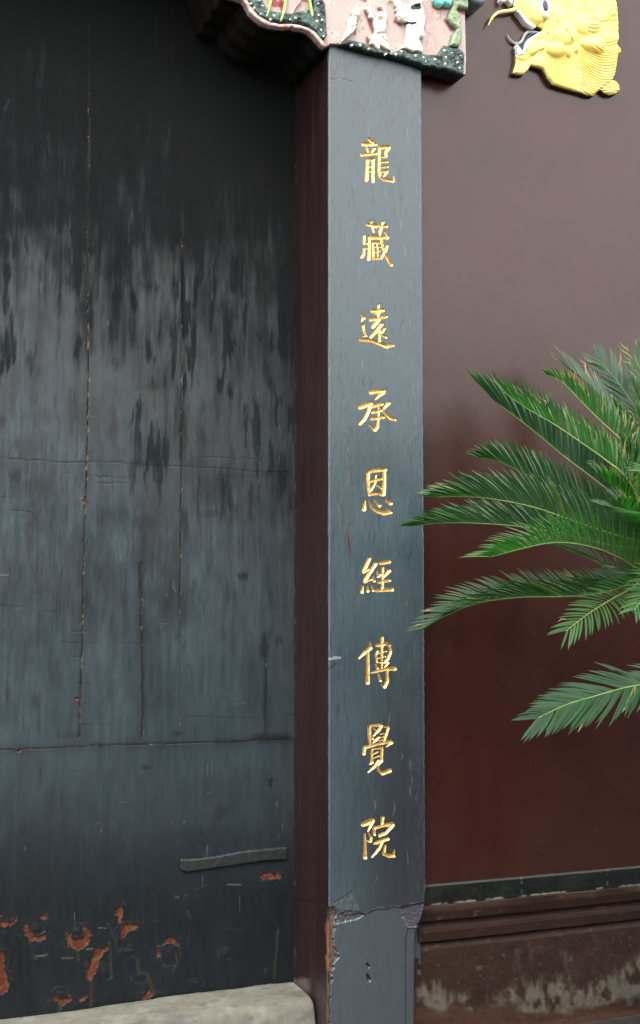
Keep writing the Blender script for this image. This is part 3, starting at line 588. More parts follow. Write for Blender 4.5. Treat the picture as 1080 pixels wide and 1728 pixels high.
# ------------------------------------------------------------------ threshold stone
th = []
ztop = on(470, 1659, PLANE_DOOR - .01)[2]
prof = [(PLANE_DOOR - .004, ztop - .30), (PLANE_DOOR - .004, ztop - .002), (PLANE_DOOR - .03, ztop + .003), (0.20, ztop), (0.16, ztop - .002), (0.125, ztop - .005), (0.104, ztop - .010), (0.092, ztop - .020), (0.086, ztop - .036), (0.080, ztop - .06), (0.066, ztop - .10), (0.055, ztop - .16), (0.045, ztop - .25), (0.035, 0.0)]
pl = np.array(prof); seg = np.concatenate([[0], np.cumsum(np.hypot(*np.diff(pl, axis=0).T))])
ss = np.linspace(0, seg[-1], 150); PY = np.interp(ss, seg, pl[:, 0]); PZ = np.interp(ss, seg, pl[:, 1])
Xt = np.concatenate([np.arange(-1.7, -1.0, .02), np.arange(-1.0, -0.0025, .004)]); 
A, Sx = np.meshgrid(Xt, ss, indexing='ij')
endr = np.clip((A + 0.012) / 0.01, 0, 1)              # rounded end beside the post
n_ = (fbm(A * 9, Sx * 9, 171, 4) - .5) * .010 + (fbm(A * 50, Sx * 50, 172, 4) - .5) * .005
PYg = PY[None, :] + n_ * .7 + endr ** 2 * .018 * (Sx > .30); PZg = PZ[None, :] + n_ * .5 * (Sx > .1) - endr ** 2 * .016 * (Sx > .28) 
PYg = np.minimum(PYg, PLANE_DOOR - .002)
# the worn dip along its top
PZg = PZg - .012 * sm(-.25, -.9, A) * (Sx > .29)
Ct = full(A.shape, (0.135, 0.131, 0.108), .9)
nn = fbm(A * 12, Sx * 12, 173, 4)
Ct[..., :3] = mixc(Ct[..., :3], (0.09, 0.075, 0.08), sm(.42, .62, fbm(A * 4, Sx * 10, 174, 3)) * sm(.43, .50, Sx) * .85)
Ct[..., :3] = mixc(Ct[..., :3], (0.175, 0.17, 0.14), sm(.5, .75, nn) * .8)
Ct[..., :3] = mixc(Ct[..., :3], (0.07, 0.067, 0.055), sm(.55, .75, fbm(A * 25, Sx * 60, 175, 4)) * .6)
Ct[..., :3] = mixc(Ct[..., :3], (0.12, 0.12, 0.09), np.exp(-((Sx - .305) / .012) ** 2) * .6)
n1, n2 = A.shape; idx = np.arange(n1 * n2).reshape(n1, n2)
V = np.stack([A, PYg, PZg], -1).reshape(-1, 3)
Q = np.stack([idx[:-1, :-1], idx[1:, :-1], idx[1:, 1:], idx[:-1, 1:]], -1).reshape(-1, 4)
me = np_mesh('stone_threshold', V, Q, Ct.reshape(-1, 4))
import bmesh
bm = bmesh.new(); bm.from_mesh(me); bmesh.ops.holes_fill(bm, edges=[e_ for e_ in bm.edges if e_.is_boundary], sides=0)
bmesh.ops.recalc_face_normals(bm, faces=bm.faces); bm.to_mesh(me); bm.free()
link_obj('stone_threshold', me, None, M_stone, label='pale worn stone threshold lying along the foot of the dark door', category='threshold')

# ------------------------------------------------------------------ maroon wall with its base
wall = thing('wall', 'smooth glossy maroon plastered wall behind the cycad', 'wall')
xw0, xw1 = XR - 0.02, 6.0
zbt = on(720, 1495, PLANE_WALL)[2]
Xw = np.concatenate([np.arange(xw0, 1.35, .012), np.arange(1.36, xw1, .12)]); Zw = np.concatenate([np.arange(zbt - .01, 3.7, .012), np.arange(3.75, 4.6, .1)])
A, B = np.meshgrid(Xw, Zw, indexing='ij')
Cw = full(A.shape, (0.031, 0.0086, 0.0062), .24)
nb = fbm(A * 2.2, B * 2.6, 181, 4)
Cw[..., :3] *= (0.85 + .3 * nb)[..., None]
Cw[..., :3] = mixc(Cw[..., :3], (0.034, 0.015, 0.013), sm(.5, .8, fbm(A * 6, B * 9, 182, 4)) * .25)
rain = sm(.52, .70, fbm(A * 26, B * 1.6, 320, 5)) * sm(.4, .65, fbm(A * 3, B * 1.2, 321, 3))
Cw[..., :3] = mixc(Cw[..., :3], (0.040, 0.022, 0.019), rain * .07)
Cw[..., :3] = mixc(Cw[..., :3], (0.012, 0.005, 0.005), sm(.55, .8, fbm(A * 11, B * 6, 322, 5)) * .35)
Cw[..., 3] = .015 * rain + .24 + .12 * (fbm(A * 3, B * 5, 183, 4) - .5)
ckw = sm(.012, .002, np.abs(fbm(A * 2.3, B * 2.9, 350, 5) - .5) * 2) * sm(.56, .66, fbm(A * 1.7, B * 1.7, 351, 3))
Cw[..., :3] = mixc(Cw[..., :3], (0.012, 0.005, 0.004), ckw * .35)
grid_obj('plaster_face', Xw, Zw, PLANE_WALL + (fbm(A * 1.6, B * 1.8, 184, 3) - .5) * .006, Cw, None, .30, wall, M_wall)
def ext(name, prof, x0, x1, colf, mat, parent, amp=.002, nseg=70, hx=.005, **props):
    pl = np.array(prof); seg = np.concatenate([[0], np.cumsum(np.hypot(*np.diff(pl, axis=0).T))])
    ss = np.unique(np.concatenate([np.linspace(0, seg[-1], nseg), seg])); PY = np.interp(ss, seg, pl[:, 0]); PZ = np.interp(ss, seg, pl[:, 1])
    X = np.concatenate([np.arange(x0, min(x1, 1.4), hx), np.arange(min(x1, 1.4), x1 + .01, .1)])
    A, Sx = np.meshgrid(X, ss, indexing='ij'); n_ = (fbm(A * 30, Sx * 30, 190, 4) - .5) * amp * 2 + (fbm(A * 3, Sx * 0, 191, 3) - .5) * amp * 2
    Pz = np.broadcast_to(PZ, A.shape) + n_ * .6; Py = np.broadcast_to(PY, A.shape) + n_
    Cc = colf(A, Py, Pz, Sx)
    n1, n2 = A.shape; idx = np.arange(n1 * n2).reshape(n1, n2)
    V = np.stack([A, Py, Pz], -1).reshape(-1, 3)
    Q = np.stack([idx[:-1, :-1], idx[1:, :-1], idx[1:, 1:], idx[:-1, 1:]], -1).reshape(-1, 4)
    return link_obj(name, np_mesh(name, V, Q[:, ::-1] if False else Q, Cc.reshape(-1, 4)), parent, mat, **props)
YB = PLANE_WALL - .012
z1 = on(720, 1495, YB)[2]; z2 = on(720, 1529, YB)[2]; z3 = on(720, 1563, YB)[2]; z4 = on(720, 1592, YB + .015)[2]
def c_black(A, Y, Z, s):
    c = full(A.shape, (0.004, 0.006, 0.0055), .5)
    c[..., :3] = mixc(c[..., :3], (0.010, 0.013, 0.009), sm(.45, .7, fbm(A * 12, Z * 25, 200, 4)) * .8)
    c[..., :3] = mixc(c[..., :3], (0.05, 0.055, 0.05), sm(z1 - .006, z1 - .001, Z) * .7)
    for vx in (880, 1026):
        xv = on(vx, 1510, YB)[0]; c[..., :3] = mixc(c[..., :3], (0.07, 0.07, 0.06), sm(.003, .001, abs(A - xv + (fbm(A * 0, Z * 150, vx, 3) - .5) * .008)) * sm(.45, .6, fbm(A * 0, Z * 220, 205, 3)) * .9)
    c[..., :3] = mixc(c[..., :3], (0.20, 0.19, 0.16), sm(z2 + .007, z2 + .002, Z + (fbm(A * 90, A * 0, 206, 3) - .5) * .006) * sm(.42, .6, fbm(A * 35, A * 0, 207, 4)) * .8)
    return c
ext('black_band', [(PLANE_WALL + .02, z1 + .001), (YB + .003, z1), (YB, z1 - .004), (YB, z2)], XR - .006, xw1, c_black, M_base, wall, amp=.0012, label='black painted band along the foot of the wall')
def c_brown(A, Y, Z, s):
    c = full(A.shape, (0.022, 0.0105, 0.0066), .6)
    n = fbm(A * 14, Z * 20, 210, 4); c[..., :3] *= (.7 + .6 * n)[..., None]
    c[..., :3] = mixc(c[..., :3], (0.05, 0.033, 0.023), sm(z2 - .03, z2, Z) * sm(.3, .6, fbm(A * 7, Z * 9, 211, 4)) * .7)
    c[..., :3] = mixc(c[..., :3], (0.12, 0.10, 0.07), sm(.72, .80, fbm(A * 45, Z * 80, 213, 4)) * .35)
    # efflorescence: pale salts creeping up, with brown islands
    u, v = proj(A, Y, Z)
    top = np.interp(u, [700, 760, 820, 860, 880, 920, 960, 985, 1020, 1080, 1200], [1668, 1680, 1688, 1678, 1666, 1655, 1654, 1672, 1665, 1620, 1600]) 
    e = sm(-14, 12, v - top + (fbm(A * 55, Z * 14, 214, 4) - .5) * 55) * sm(.30, .55, fbm(A * 38, Z * 24, 215, 4)) * sm(1712, 1690, v + (fbm(A * 16, Z * 22, 216, 3) - .5) * 50 - sm(980, 1100, u) * -20)
    c[..., :3] = mixc(c[..., :3], (0.105, 0.095, 0.075), e * .75)
    e2 = sm(.5, .75, fbm(A * 40, Z * 8, 217, 4)) * sm(1595, 1610, v) * sm(1660, 1630, v) * sm(880, 960, u + 200 * (fbm(A * 4, Z * 2, 218, 2) - .3)) * sm(1060, 940, u)
    c[..., :3] = mixc(c[..., :3], (0.05, 0.043, 0.034), e2 * .6)
    c[..., :3] = mixc(c[..., :3], (0.05, 0.022, 0.014), sm(1695, 1712, v + (fbm(A * 16, Z * 22, 216, 3) - .5) * 30) * .7)
    c[..., 3] += .25 * e
    return c
YP = PLANE_WALL + .006
ext('moulding', [(YB + .003, z2), (YB - .003, z2 - .003), (YB - .002, z2 - .02), (YB + .004, z3 + .012), (YB + .016, z3 + .003), (YB + .018, z3 - .004), (YB + .010, z3 - .010), (YB + .008, z3 - .022), (YB + .012, z4 + .004), (YB + .03, z4), (YB + .05, z4 - .006)], XR - .004, xw1, c_brown, M_base, wall, amp=.0012, label='brown moulded course under the black band')
zl = on(1040, 1721, PLANE_WALL - .012)[2]
ext('plinth', [(YB + .042, z4 + .002), (YB + .03, z4 - .0015), (YP, z4 - .02), (YP - .002, z4 - .06), (YP - .006, zl + .02), (YP - .010, zl + .001)], XR - .021, xw1, c_brown, M_base, wall, amp=.002, nseg=90, label='stained brown plinth with pale salt bloom')
def c_led(A, Y, Z, s):
    c = full(A.shape, (0.018, 0.016, 0.013), .9); c[..., :3] *= (.6 + .8 * fbm(A * 30, Z * 60, 220, 4))[..., None]; return c
ext('base_stone', [(PLANE_WALL, zl), (PLANE_WALL - .055, zl - .001), (PLANE_WALL - .06, zl - .008), (PLANE_WALL - .062, .0)], XR - .012, xw1, c_led, M_stone, wall, amp=.003, label='rough stone course at the bottom of the wall')

# ------------------------------------------------------------------ carved board over the door
YF = -0.016
lin_b = thing('carved_board', 'painted plaster relief board with white figures and a tree, above the post', 'relief')
ARCH = [(-500, -300), (-100, -230), (150, -170), (280, -125), (345, -85), (366, -40), (377, -8), (396, -1), (408, 3), (414, 12), (420, 24), (430, 33), (441, 41), (455, 46), (470, 48.5), (484, 49), (491, 47), (496, 50), (507, 51), (518, 55), (527, 62), (534, 71), (540, 78), (546, 81), (553, 79), (556, 76)]
BOT = [(575, 77), (592, 79), (607, 84), (625, 90), (640, 92), (655, 95), (668, 99), (684, 103), (698, 108), (712, 113), (736, 116), (756, 119), (770, 124), (780, 129), (785, 128)]
TOPB = [(786, 100), (785, 60), (784, 20), (784, -60), (784, -160), (784, -420), (-500, -420)]
def c_pink(u, v, A, B, t):
    c = full(A.shape, (0.40, 0.325, 0.305), .75)
    n = fbm(A * 30, B * 30, 230, 4)
    c[..., :3] = mixc(c[..., :3], (0.36, 0.225, 0.21), sm(.5, .75, fbm(A * 10, B * 7, 231, 4)) * .6)
    c[..., :3] = mixc(c[..., :3], (0.47, 0.41, 0.36), sm(.5, .7, n) * .6)
    for pts, ws in (([(459, 0), (462, 8), (478, 10)], [6, 5, 3]), ([(480, -10), (474, 10), (474, 20)], [10, 4, 1]), ([(512, 0), (521, 4)], [4, 3]), ([(605, -6), (615, 3)], [6, 2]), ([(615, 20), (626, 48), (628, 56)], [2, 3, 1.5]), ([(666, 38), (675, 44)], [3, 2]), ([(731, 12), (740, 16), (756, 15)], [3, 3, 2]), ([(751, 36), (760, 52)], [3, 2]), ([(772, 18), (784, 22)], [3, 4]), ([(638, 17), (642, 22)], [3, 3]), ([(600, 35), (597, 60)], [1, 1]), ([(618, 66), (620, 78)], [2, 2])):
        d_ = pdist(u, v, pts, ws); c[..., :3] = mixc(c[..., :3], (0.20, 0.015, 0.025), sm(2.5, -1, d_) * .85)
    sp = sm(.68, .76, fbm(A * 260, B * 260, 232, 2)); c[..., :3] = mixc(c[..., :3], (0.12, 0.09, 0.07), sp * .7 * sm(.4, .6, n))
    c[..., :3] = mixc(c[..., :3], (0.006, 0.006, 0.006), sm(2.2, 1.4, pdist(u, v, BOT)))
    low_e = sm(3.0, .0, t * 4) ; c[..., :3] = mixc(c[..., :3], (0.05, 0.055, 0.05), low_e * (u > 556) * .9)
    c[..., :3] = mixc(c[..., :3], (0.25, 0.09, 0.09), sm(14, 4, np.hypot(u - 543, v - 78)) * sm(.4, .6, fbm(A * 90, B * 90, 233, 3)) * .8)
    return c
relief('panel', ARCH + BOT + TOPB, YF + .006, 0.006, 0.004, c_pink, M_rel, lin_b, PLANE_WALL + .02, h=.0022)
# rim following the arch, and the deep black soffit behind it
AW = [on(p[0], p[1], YF) for p in ARCH]
AW = AW + [np.array([0.006, 0, AW[-1][2]])]
pa = np.array([(q[0], q[2]) for q in AW]); ns = []
for i in range(len(pa) - 1):
    for k in range(6): ns.append(pa[i] + (pa[i + 1] - pa[i]) * k / 6)
ns.append(pa[-1]); ns = np.array(ns)
ys = np.linspace(YF + .014, PLANE_DOOR - .004, 40)
V = np.array([[p[0], y + 0, p[1] - .003 + .006 * math.sin(j * .55) * (j > 3)] for p in ns for j, y in enumerate(ys)])
n1, n2 = len(ns), len(ys); idx = np.arange(n1 * n2).reshape(n1, n2)
Q = np.stack([idx[:-1, :-1], idx[1:, :-1], idx[1:, 1:], idx[:-1, 1:]], -1).reshape(-1, 4)
M_soff = mat_plain('soffit_black', (0.003, 0.0025, 0.0025), (0.006, 0.0045, 0.0045), .8, 20, spec=.2)
link_obj('soffit', np_mesh('soffit', V, Q), lin_b, M_soff, label='black underside of the arch')
def c_rim(u, v, A, B, t):
    c = full(A.shape, (0.52, 0.40, 0.37), .7); c[..., :3] = mixc(c[..., :3], (0.35, 0.12, 0.11), sm(.5, .72, fbm(A * 70, B * 70, 240, 4)) * .6); return c
inner = [(545, 72), (538, 64), (530, 55), (518, 48), (505, 44), (490, 41.5), (470, 42), (455, 39), (443, 33), (433, 26), (424, 14), (417, 3), (412, -6), (398, -10), (386, -16), (375, -45), (353, -95), (285, -138), (150, -184)]
relief('arch_rim', [q for q in ARCH[2:] if q[0] < 547] + inner, YF, 0.010, .004, c_rim, M_rel, lin_b, YF + .012, h=.0014, bumpn=.003)
z3o = lambda P: [(545 + x / 8.308, y / 8.308) for x, y in P]
z4o = lambda P: [(655 + x / 7.448, y / 7.448) for x, y in P]
z2o = lambda P: [(390 + x / 6.353, y / 6.353) for x, y in P]
def c_rock(u, v, A, B, t):
    c = full(A.shape, (0.055, 0.095, 0.085), .5); n = fbm(A * 55, B * 55, 250, 4)
    c[..., :3] = mixc(c[..., :3], (0.012, 0.022, 0.024), sm(.42, .62, n)); c[..., :3] = mixc(c[..., :3], (0.13, 0.18, 0.15), sm(.55, .8, fbm(A * 80, B * 80, 251, 3)) * .6)
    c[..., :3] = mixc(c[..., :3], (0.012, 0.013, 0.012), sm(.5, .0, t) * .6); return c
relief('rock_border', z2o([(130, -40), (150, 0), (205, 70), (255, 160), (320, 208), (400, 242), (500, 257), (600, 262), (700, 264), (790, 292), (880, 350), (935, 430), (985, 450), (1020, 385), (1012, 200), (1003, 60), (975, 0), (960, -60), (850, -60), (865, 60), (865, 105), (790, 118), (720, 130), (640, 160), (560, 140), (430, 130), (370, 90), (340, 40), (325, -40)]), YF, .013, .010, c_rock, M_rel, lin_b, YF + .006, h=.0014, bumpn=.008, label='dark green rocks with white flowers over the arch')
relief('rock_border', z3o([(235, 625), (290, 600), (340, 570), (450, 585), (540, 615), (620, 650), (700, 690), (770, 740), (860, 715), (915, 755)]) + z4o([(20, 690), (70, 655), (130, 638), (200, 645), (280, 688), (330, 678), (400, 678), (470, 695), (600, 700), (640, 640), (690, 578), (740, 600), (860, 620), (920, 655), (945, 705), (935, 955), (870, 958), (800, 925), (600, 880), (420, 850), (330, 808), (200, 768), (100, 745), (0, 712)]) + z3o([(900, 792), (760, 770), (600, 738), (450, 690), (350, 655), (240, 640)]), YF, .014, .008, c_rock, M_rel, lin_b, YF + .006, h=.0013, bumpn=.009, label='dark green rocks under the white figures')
def flat(rgb, rough=.6, s=0, var=None, vm=.5, edgec=None):
    def f(u, v, A, B, t):
        c = full(A.shape, rgb, rough)
        if var: c[..., :3] = mixc(c[..., :3], var, sm(.5, .75, fbm(A * 70, B * 70, 260 + s, 4)) * vm)
        if edgec: c[..., :3] = mixc(c[..., :3], edgec, sm(.35, 0, t) * .7)
        return c
    return f
# stalks, figures, tree
for nm, P in (('stalk', [(398, -40), (440, -40), (437, 20), (420, 100), (390, 185), (370, 198), (360, 180), (385, 110), (400, 40)]), ('stalk', [(560, -40), (605, -40), (600, 20), (575, 150), (545, 230), (520, 245), (510, 225), (540, 150), (565, 60)]), ('stalk', [(822, -40), (850, -40), (860, 50), (882, 150), (880, 185), (860, 195), (848, 170), (840, 100)])):
    relief(nm, z2o(P), YF - .008, .007, .004, flat((0.36, 0.52, 0.17), .55, 1, (0.20, 0.36, 0.14)), M_rel, lin_b, YF, h=.0011)
relief('stalk', z2o([(740, -40), (765, -40), (740, 30), (690, 90), (660, 160), (620, 165), (630, 130), (700, 60)]), YF - .006, .006, .003, flat((0.5, 0.36, 0.33), .6, 2), M_rel, lin_b, YF, h=.0011, label='pink stem among the green ones')
WH = (0.80, 0.80, 0.74)
def figx(lines, amp=-.004, bl=()):
    def f(u, v, A, B, t):
        H = np.zeros(A.shape)
        for pts, ws in lines: H += sm(1.0, -.3, pdist(u, v, pts, ws)) * amp * 1.3
        for (bx, by, rx, ry, hh) in bl:
            q = ((u - bx) / rx) ** 2 + ((v - by) / ry) ** 2; H += hh * np.sqrt(np.clip(1 - q, 0, 1))
        return H * np.minimum(1, t * 3)
    return f
Zp3 = lambda x, y: (545 + x / 8.308, y / 8.308)
Zp4 = lambda x, y: (655 + x / 7.448, y / 7.448)
relief('figure', z3o([(390, 170), (400, 155), (450, 160), (462, 125), (485, 118), (500, 135), (505, 220), (480, 265), (455, 310), (460, 370), (440, 440), (400, 490), (330, 550), (245, 615), (260, 560), (290, 480), (325, 400), (325, 320), (350, 260), (395, 240), (385, 200)]),
       YF, .016, .006, flat((0.66, 0.70, 0.62), .6, 3, (0.45, 0.52, 0.45), .5, (0.30, 0.27, 0.22)), M_rel, lin_b, YF + .006, h=.0011, bumpn=.004, extra=figx([([Zp3(400, 250), Zp3(470, 260)], [.6, .6]), ([Zp3(330, 420), Zp3(440, 380)], [.4, .4])]), label='small white carved figure leaning, leftmost')
f2c = flat((0.68, 0.68, 0.60), .6, 4, (0.50, 0.52, 0.44), .45, (0.30, 0.25, 0.20))
relief('figure', z3o([(570, 140), (590, 105), (640, 108), (665, 150), (665, 200), (705, 262), (722, 260), (716, 225), (735, 198), (775, 188), (808, 205), (820, 232), (838, 240), (822, 165), (780, 112), (795, 82), (850, 98), (862, 180), (887, 240), (880, 275), (870, 300), (865, 400), (852, 485), (890, 560), (885, 620), (930, 720), (938, 750), (870, 722), (820, 690), (782, 655), (775, 745), (720, 700), (690, 662), (640, 642), (640, 585), (625, 540), (650, 512), (700, 500), (705, 440), (690, 380), (680, 300), (625, 272), (620, 220), (600, 190)]),
       YF, .016, .0055, f2c, M_rel, lin_b, YF + .006, h=.0010, bumpn=.0015, extra=figx([([Zp3(710, 500), Zp3(850, 490)], [.5, .5]), ([Zp3(720, 270), Zp3(765, 315), Zp3(810, 280)], [.5, .6, .5]), ([Zp3(700, 520), Zp3(760, 600), Zp3(790, 640)], [.5, .5, .5]), ([Zp3(800, 545), Zp3(870, 610)], [.6, .8])], bl=((*Zp3(765, 245), 5.5, 6.5, .010), (*Zp3(780, 400), 9, 12, .006))), label='white carved child with both arms raised')
def c_f3(u, v, A, B, t):
    c = full(A.shape, (0.74, 0.73, 0.67), .6); c[..., :3] = mixc(c[..., :3], (0.50, 0.48, 0.42), sm(.5, .72, fbm(A * 80, B * 80, 330, 4)) * .5); c[..., :3] = mixc(c[..., :3], (0.28, 0.25, 0.21), sm(.30, 0, t) * .7)
    c[..., :3] = mixc(c[..., :3], (0.02, 0.035, 0.03), sm(.8, -.4, pdist(u, v, [Zp4(278, 125), Zp4(345, 120)], [4, 4.5])))
    c[..., :3] = mixc(c[..., :3], (0.02, 0.03, 0.035), sm(.8, -.4, pdist(u, v, [Zp4(205, 312), Zp4(265, 330), Zp4(315, 315)], [1.4, 1.8, 1.4])))
    c[..., :3] = mixc(c[..., :3], (0.60, 0.64, 0.52), sm(1, -1, pdist(u, v, [Zp4(290, 20), Zp4(390, 20)], [5, 5])) * .6)
    c[..., :3] = mixc(c[..., :3], (0.35, 0.37, 0.34), sm(.5, -.3, pdist(u, v, [Zp4(380, 120), Zp4(440, 240)], [.4, .4])) * .7)
    return c
relief('figure', z4o([(50, 20), (80, 10), (120, 35), (165, 68), (205, 75), (258, 82), (262, 0), (262, -60), (330, -90), (410, -60), (405, 80), (430, 150), (452, 240), (440, 310), (425, 400), (440, 460), (420, 502), (380, 488), (372, 512), (400, 580), (415, 640), (410, 700), (340, 668), (285, 680), (220, 650), (135, 632), (190, 560), (205, 400), (212, 340), (195, 305), (110, 285), (80, 215), (90, 170), (66, 150), (85, 120), (60, 90)]),
       YF, .018, .006, c_f3, M_rel, lin_b, YF + .006, h=.0010, bumpn=.002, extra=figx([([Zp4(210, 320), Zp4(315, 320)], [.8, .8]), ([Zp4(380, 120), Zp4(440, 240)], [.4, .4]), ([Zp4(330, 350), Zp4(360, 480), Zp4(390, 600)], [.5, .6, .5]), ([Zp4(230, 90), Zp4(220, 200), Zp4(250, 290)], [.4, .5, .4]), ([Zp4(150, 120), Zp4(170, 230)], [.4, .4]), ([Zp4(260, 400), Zp4(240, 620)], [.4, .5])], bl=((*Zp4(335, 40), 8, 10, .010), (*Zp4(160, 180), 11, 12, .006))), label='large white robed carved figure with black belt')
relief('carved_fragment', z4o([(-10, -60), (45, -60), (40, 30), (15, 40), (-5, 20)]), YF, .012, .006, flat((0.75, 0.70, 0.5), .6, 5), M_rel, lin_b, YF + .006, h=.0012)
relief('tree_trunk', z4o([(760, -40), (900, -40), (980, 30), (992, 60), (988, 140), (930, 138), (865, 118), (845, 150), (885, 225), (900, 330), (915, 430), (905, 520), (870, 612), (735, 602), (765, 530), (785, 450), (832, 390), (770, 330), (722, 262), (725, 220), (755, 150), (782, 90)]), YF, .018, .010, flat((0.22, 0.28, 0.17), .6, 6, (0.36, 0.40, 0.27), .6, (0.08, 0.12, 0.08)), M_rel, lin_b, YF + .006, h=.0012, bumpn=.006, label='green painted carved tree trunk')
relief('foliage', z4o([(540, -120), (543, -30), (548, 25), (570, 62), (595, 92), (640, 108), (672, 82), (690, 80), (725, 98), (768, 104), (785, 62), (800, 20), (830, 32), (855, 45), (890, 20), (925, 48), (975, 38), (992, 0), (995, -120)]), YF - .004, .020, .012, flat((0.20, 0.62, 0.55), .5, 7, (0.35, 0.75, 0.66), .6), M_rel, lin_b, YF + .004, h=.0012,
       extra=figx([([Zp4(650, 60), Zp4(665, -40)], [1, 1]), ([Zp4(790, 40), Zp4(790, -60)], [1, 1]), ([Zp4(880, 20), Zp4(880, -60)], [1, 1])], -.006), label='turquoise painted carved foliage')
# white flowers on the rocks, one small moulded set
Vs, Fs = [], []; n0 = 0; rs = random.Random(3)
dots = z2o([(335, 65), (250, 85), (315, 150), (420, 210), (460, 170), (630, 210), (690, 195), (795, 130), (935, 40), (935, 165), (920, 230), (975, 215), (965, 325), (990, 390), (300, 5), (210, 40)]) + z3o([(405, 635), (520, 635), (640, 690), (1020, 762), (880, 760)]) + z4o([(100, 682), (165, 652), (340, 705), (440, 722), (470, 775), (585, 750), (705, 637), (800, 667), (910, 702), (722, 722), (715, 802), (870, 787), (895, 857)])
for (du, dv) in dots:
    c0 = on(du, dv, YF - .0135); r = rs.uniform(.0028, .0052); asp = rs.uniform(.6, 1.0); ra = rs.uniform(-.9, .9)
    ring = []
    for lv, (rr, hh) in enumerate(((1, .006), (.95, -.001), (.6, -.0035))):
        for k in range(9):
            an = k * 2 * math.pi / 9; q = rr * r * (1 + .25 * math.sin(5 * an + du)); x, z = q * math.cos(an), q * asp * math.sin(an)
            Vs.append((c0[0] + x * math.cos(ra) - z * math.sin(ra), c0[1] + hh, c0[2] + x * math.sin(ra) + z * math.cos(ra)))
    Vs.append((c0[0], c0[1] - .004, c0[2]))
    for lv in range(2):
        for k in range(9): k2 = (k + 1) % 9; Fs.append((n0 + lv * 9 + k, n0 + lv * 9 + k2, n0 + (lv + 1) * 9 + k2, n0 + (lv + 1) * 9 + k))
    for k in range(9): Fs.append((n0 + 18 + k, n0 + 18 + (k + 1) % 9, n0 + 27, n0 + 27))
    n0 += 28
me = bpy.data.meshes.new('flowers'); me.from_pydata(Vs, [], [tuple(dict.fromkeys(f)) for f in Fs]); me.update()
M_wh = mat_plain('white_flower_paint', (0.7, 0.72, 0.62), (0.82, 0.82, 0.76), .6, 60)
link_obj('flowers', me, lin_b, M_wh, kind='stuff')
relief('cloud_scroll', [(788, -30), (788, 0), (797, 7), (808, 11), (816, 8), (820, -4), (818, -30)], YF, .02, .012, flat((0.20, 0.22, 0.25), .5, 8, (0.3, 0.32, 0.33)), M_rel, lin_b, PLANE_WALL + .005, h=.0014, label='grey end of a scroll beside the foliage')

# ------------------------------------------------------------------ yellow beast on the wall
be = thing('beast_relief', 'bright yellow moulded beast head with open jaws on the maroon wall', 'wall relief')
z5 = lambda P: [(815 + x / 7.448, y / 7.448) for x, y in P]
z6 = lambda P: [(920 + x / 7.714, y / 7.714) for x, y in P]
YY_ = (0.80, 0.66, 0.17)
YQ = PLANE_WALL - .004
def hair(u, v):
    """carved hair lines: fans that follow the mane and beard"""
    r1 = np.hypot(u - 945, v - 20); r2 = np.hypot(u - 1015, v + 40)
    L = np.zeros(u.shape)
    a1 = np.arctan2(v - 60, u - 930)
    beard = sm(85, 100, v + (u - 950) * .12) * sm(905, 925, u)
    ph = np.where(u > 975, (v - 9 * np.sin((u - 985) * .055) - .12 * (u - 1000)) / 3.3, (u * .75 + (v - 100) * .55 + 6 * np.sin(v * .05)) / 2.6)
    ph = ph + 1.1 * fbm(u / 22, v / 22, 270, 3)
    L += beard * (.5 + .5 * np.cos(ph * math.pi * 2 / 1.35))
    m2 = sm(66, 76, v) * sm(1008, 1018, u) * (1 - beard)
    L += m2 * (.5 + .5 * np.cos((v - 4 * np.sin((u - 1000) * .09)) * math.pi * 2 / 5.2))
    m3 = sm(972, 980, u) * sm(1022, 1012, u) * sm(34, 24, v)
    L += m3 * (.5 + .5 * np.cos((u - v * .35 + .012 * v * v) * math.pi * 2 / 5.0))
    m4 = sm(44, 50, v) * sm(66, 60, v) * sm(980, 986, u) * sm(1010, 1004, u)
    L += m4 * (.5 + .5 * np.cos((v + .02 * (u - 994) ** 2) * math.pi * 2 / 5.5))
    m5 = sm(1020, 1026, u) * sm(64, 58, v)
    L += m5 * .6 * (.5 + .5 * np.cos((v + .2 * u) * math.pi * 2 / 8.5))
    return np.clip(L, 0, 1)
def ell(u, v, cx, cy, rx, ry, an):
    c_, s_ = math.cos(an), math.sin(an); du, dv = u - cx, v - cy
    return np.sqrt(((du * c_ + dv * s_) / rx) ** 2 + ((-du * s_ + dv * c_) / ry) ** 2)
def h_head(u, v, A, B, t):
    H = (fbm(A * 14, B * 14, 271, 3) - .5) * .012
    for (cx, cy, rx, ry, an, hh) in ((932, 88, 17, 13, .15, .020), (993, 82, 22, 9.5, .42, .020), (954, 92, 4.5, 9, -.1, .012), (967, 85, 5, 9, .1, .012), (948, 62, 20, 18, .3, .014), (900, 85, 16, 10, -.5, .010), (905, 22, 22, 20, .6, .014), (985, 45, 22, 18, 0, .012), (1008, 20, 26, 22, 0, .008)):
        q = ell(u, v, cx, cy, rx, ry, an); H += hh * np.sqrt(np.clip(1 - q * q, 0, 1))
    for pts, ws in (([(887, 78), (895, 70), (910, 68)], [.5, 1, .5]), ([(868, 103), (880, 107), (888, 102), (902, 92), (912, 88)], [1, 1.6, 1.2, 1, .6]), ([(948, 58), (955, 70), (962, 78)], [.8, 1.3, .8]), ([(920, 60), (915, 75), (912, 85)], [.7, .9, .6]), ([(935, 40), (940, 48)], [.8, .8]), ([(925, 28), (927, 30)], [1, 1]), ([(911, 40), (913, 38)], [.8, .8]), ([(905, 45), (900, 47), (890, 38)], [1, 1, .7]), ([(930, 68), (923, 75)], [.6, .6]), ([(1012, 153), (1022, 144), (1032, 137)], [1, 1.2, 1])):
        H -= sm(1.4, -.6, pdist(u, v, pts, ws)) * .006
    H -= hair(u, v) * .0032
    return H * np.minimum(1, t * 2.0)
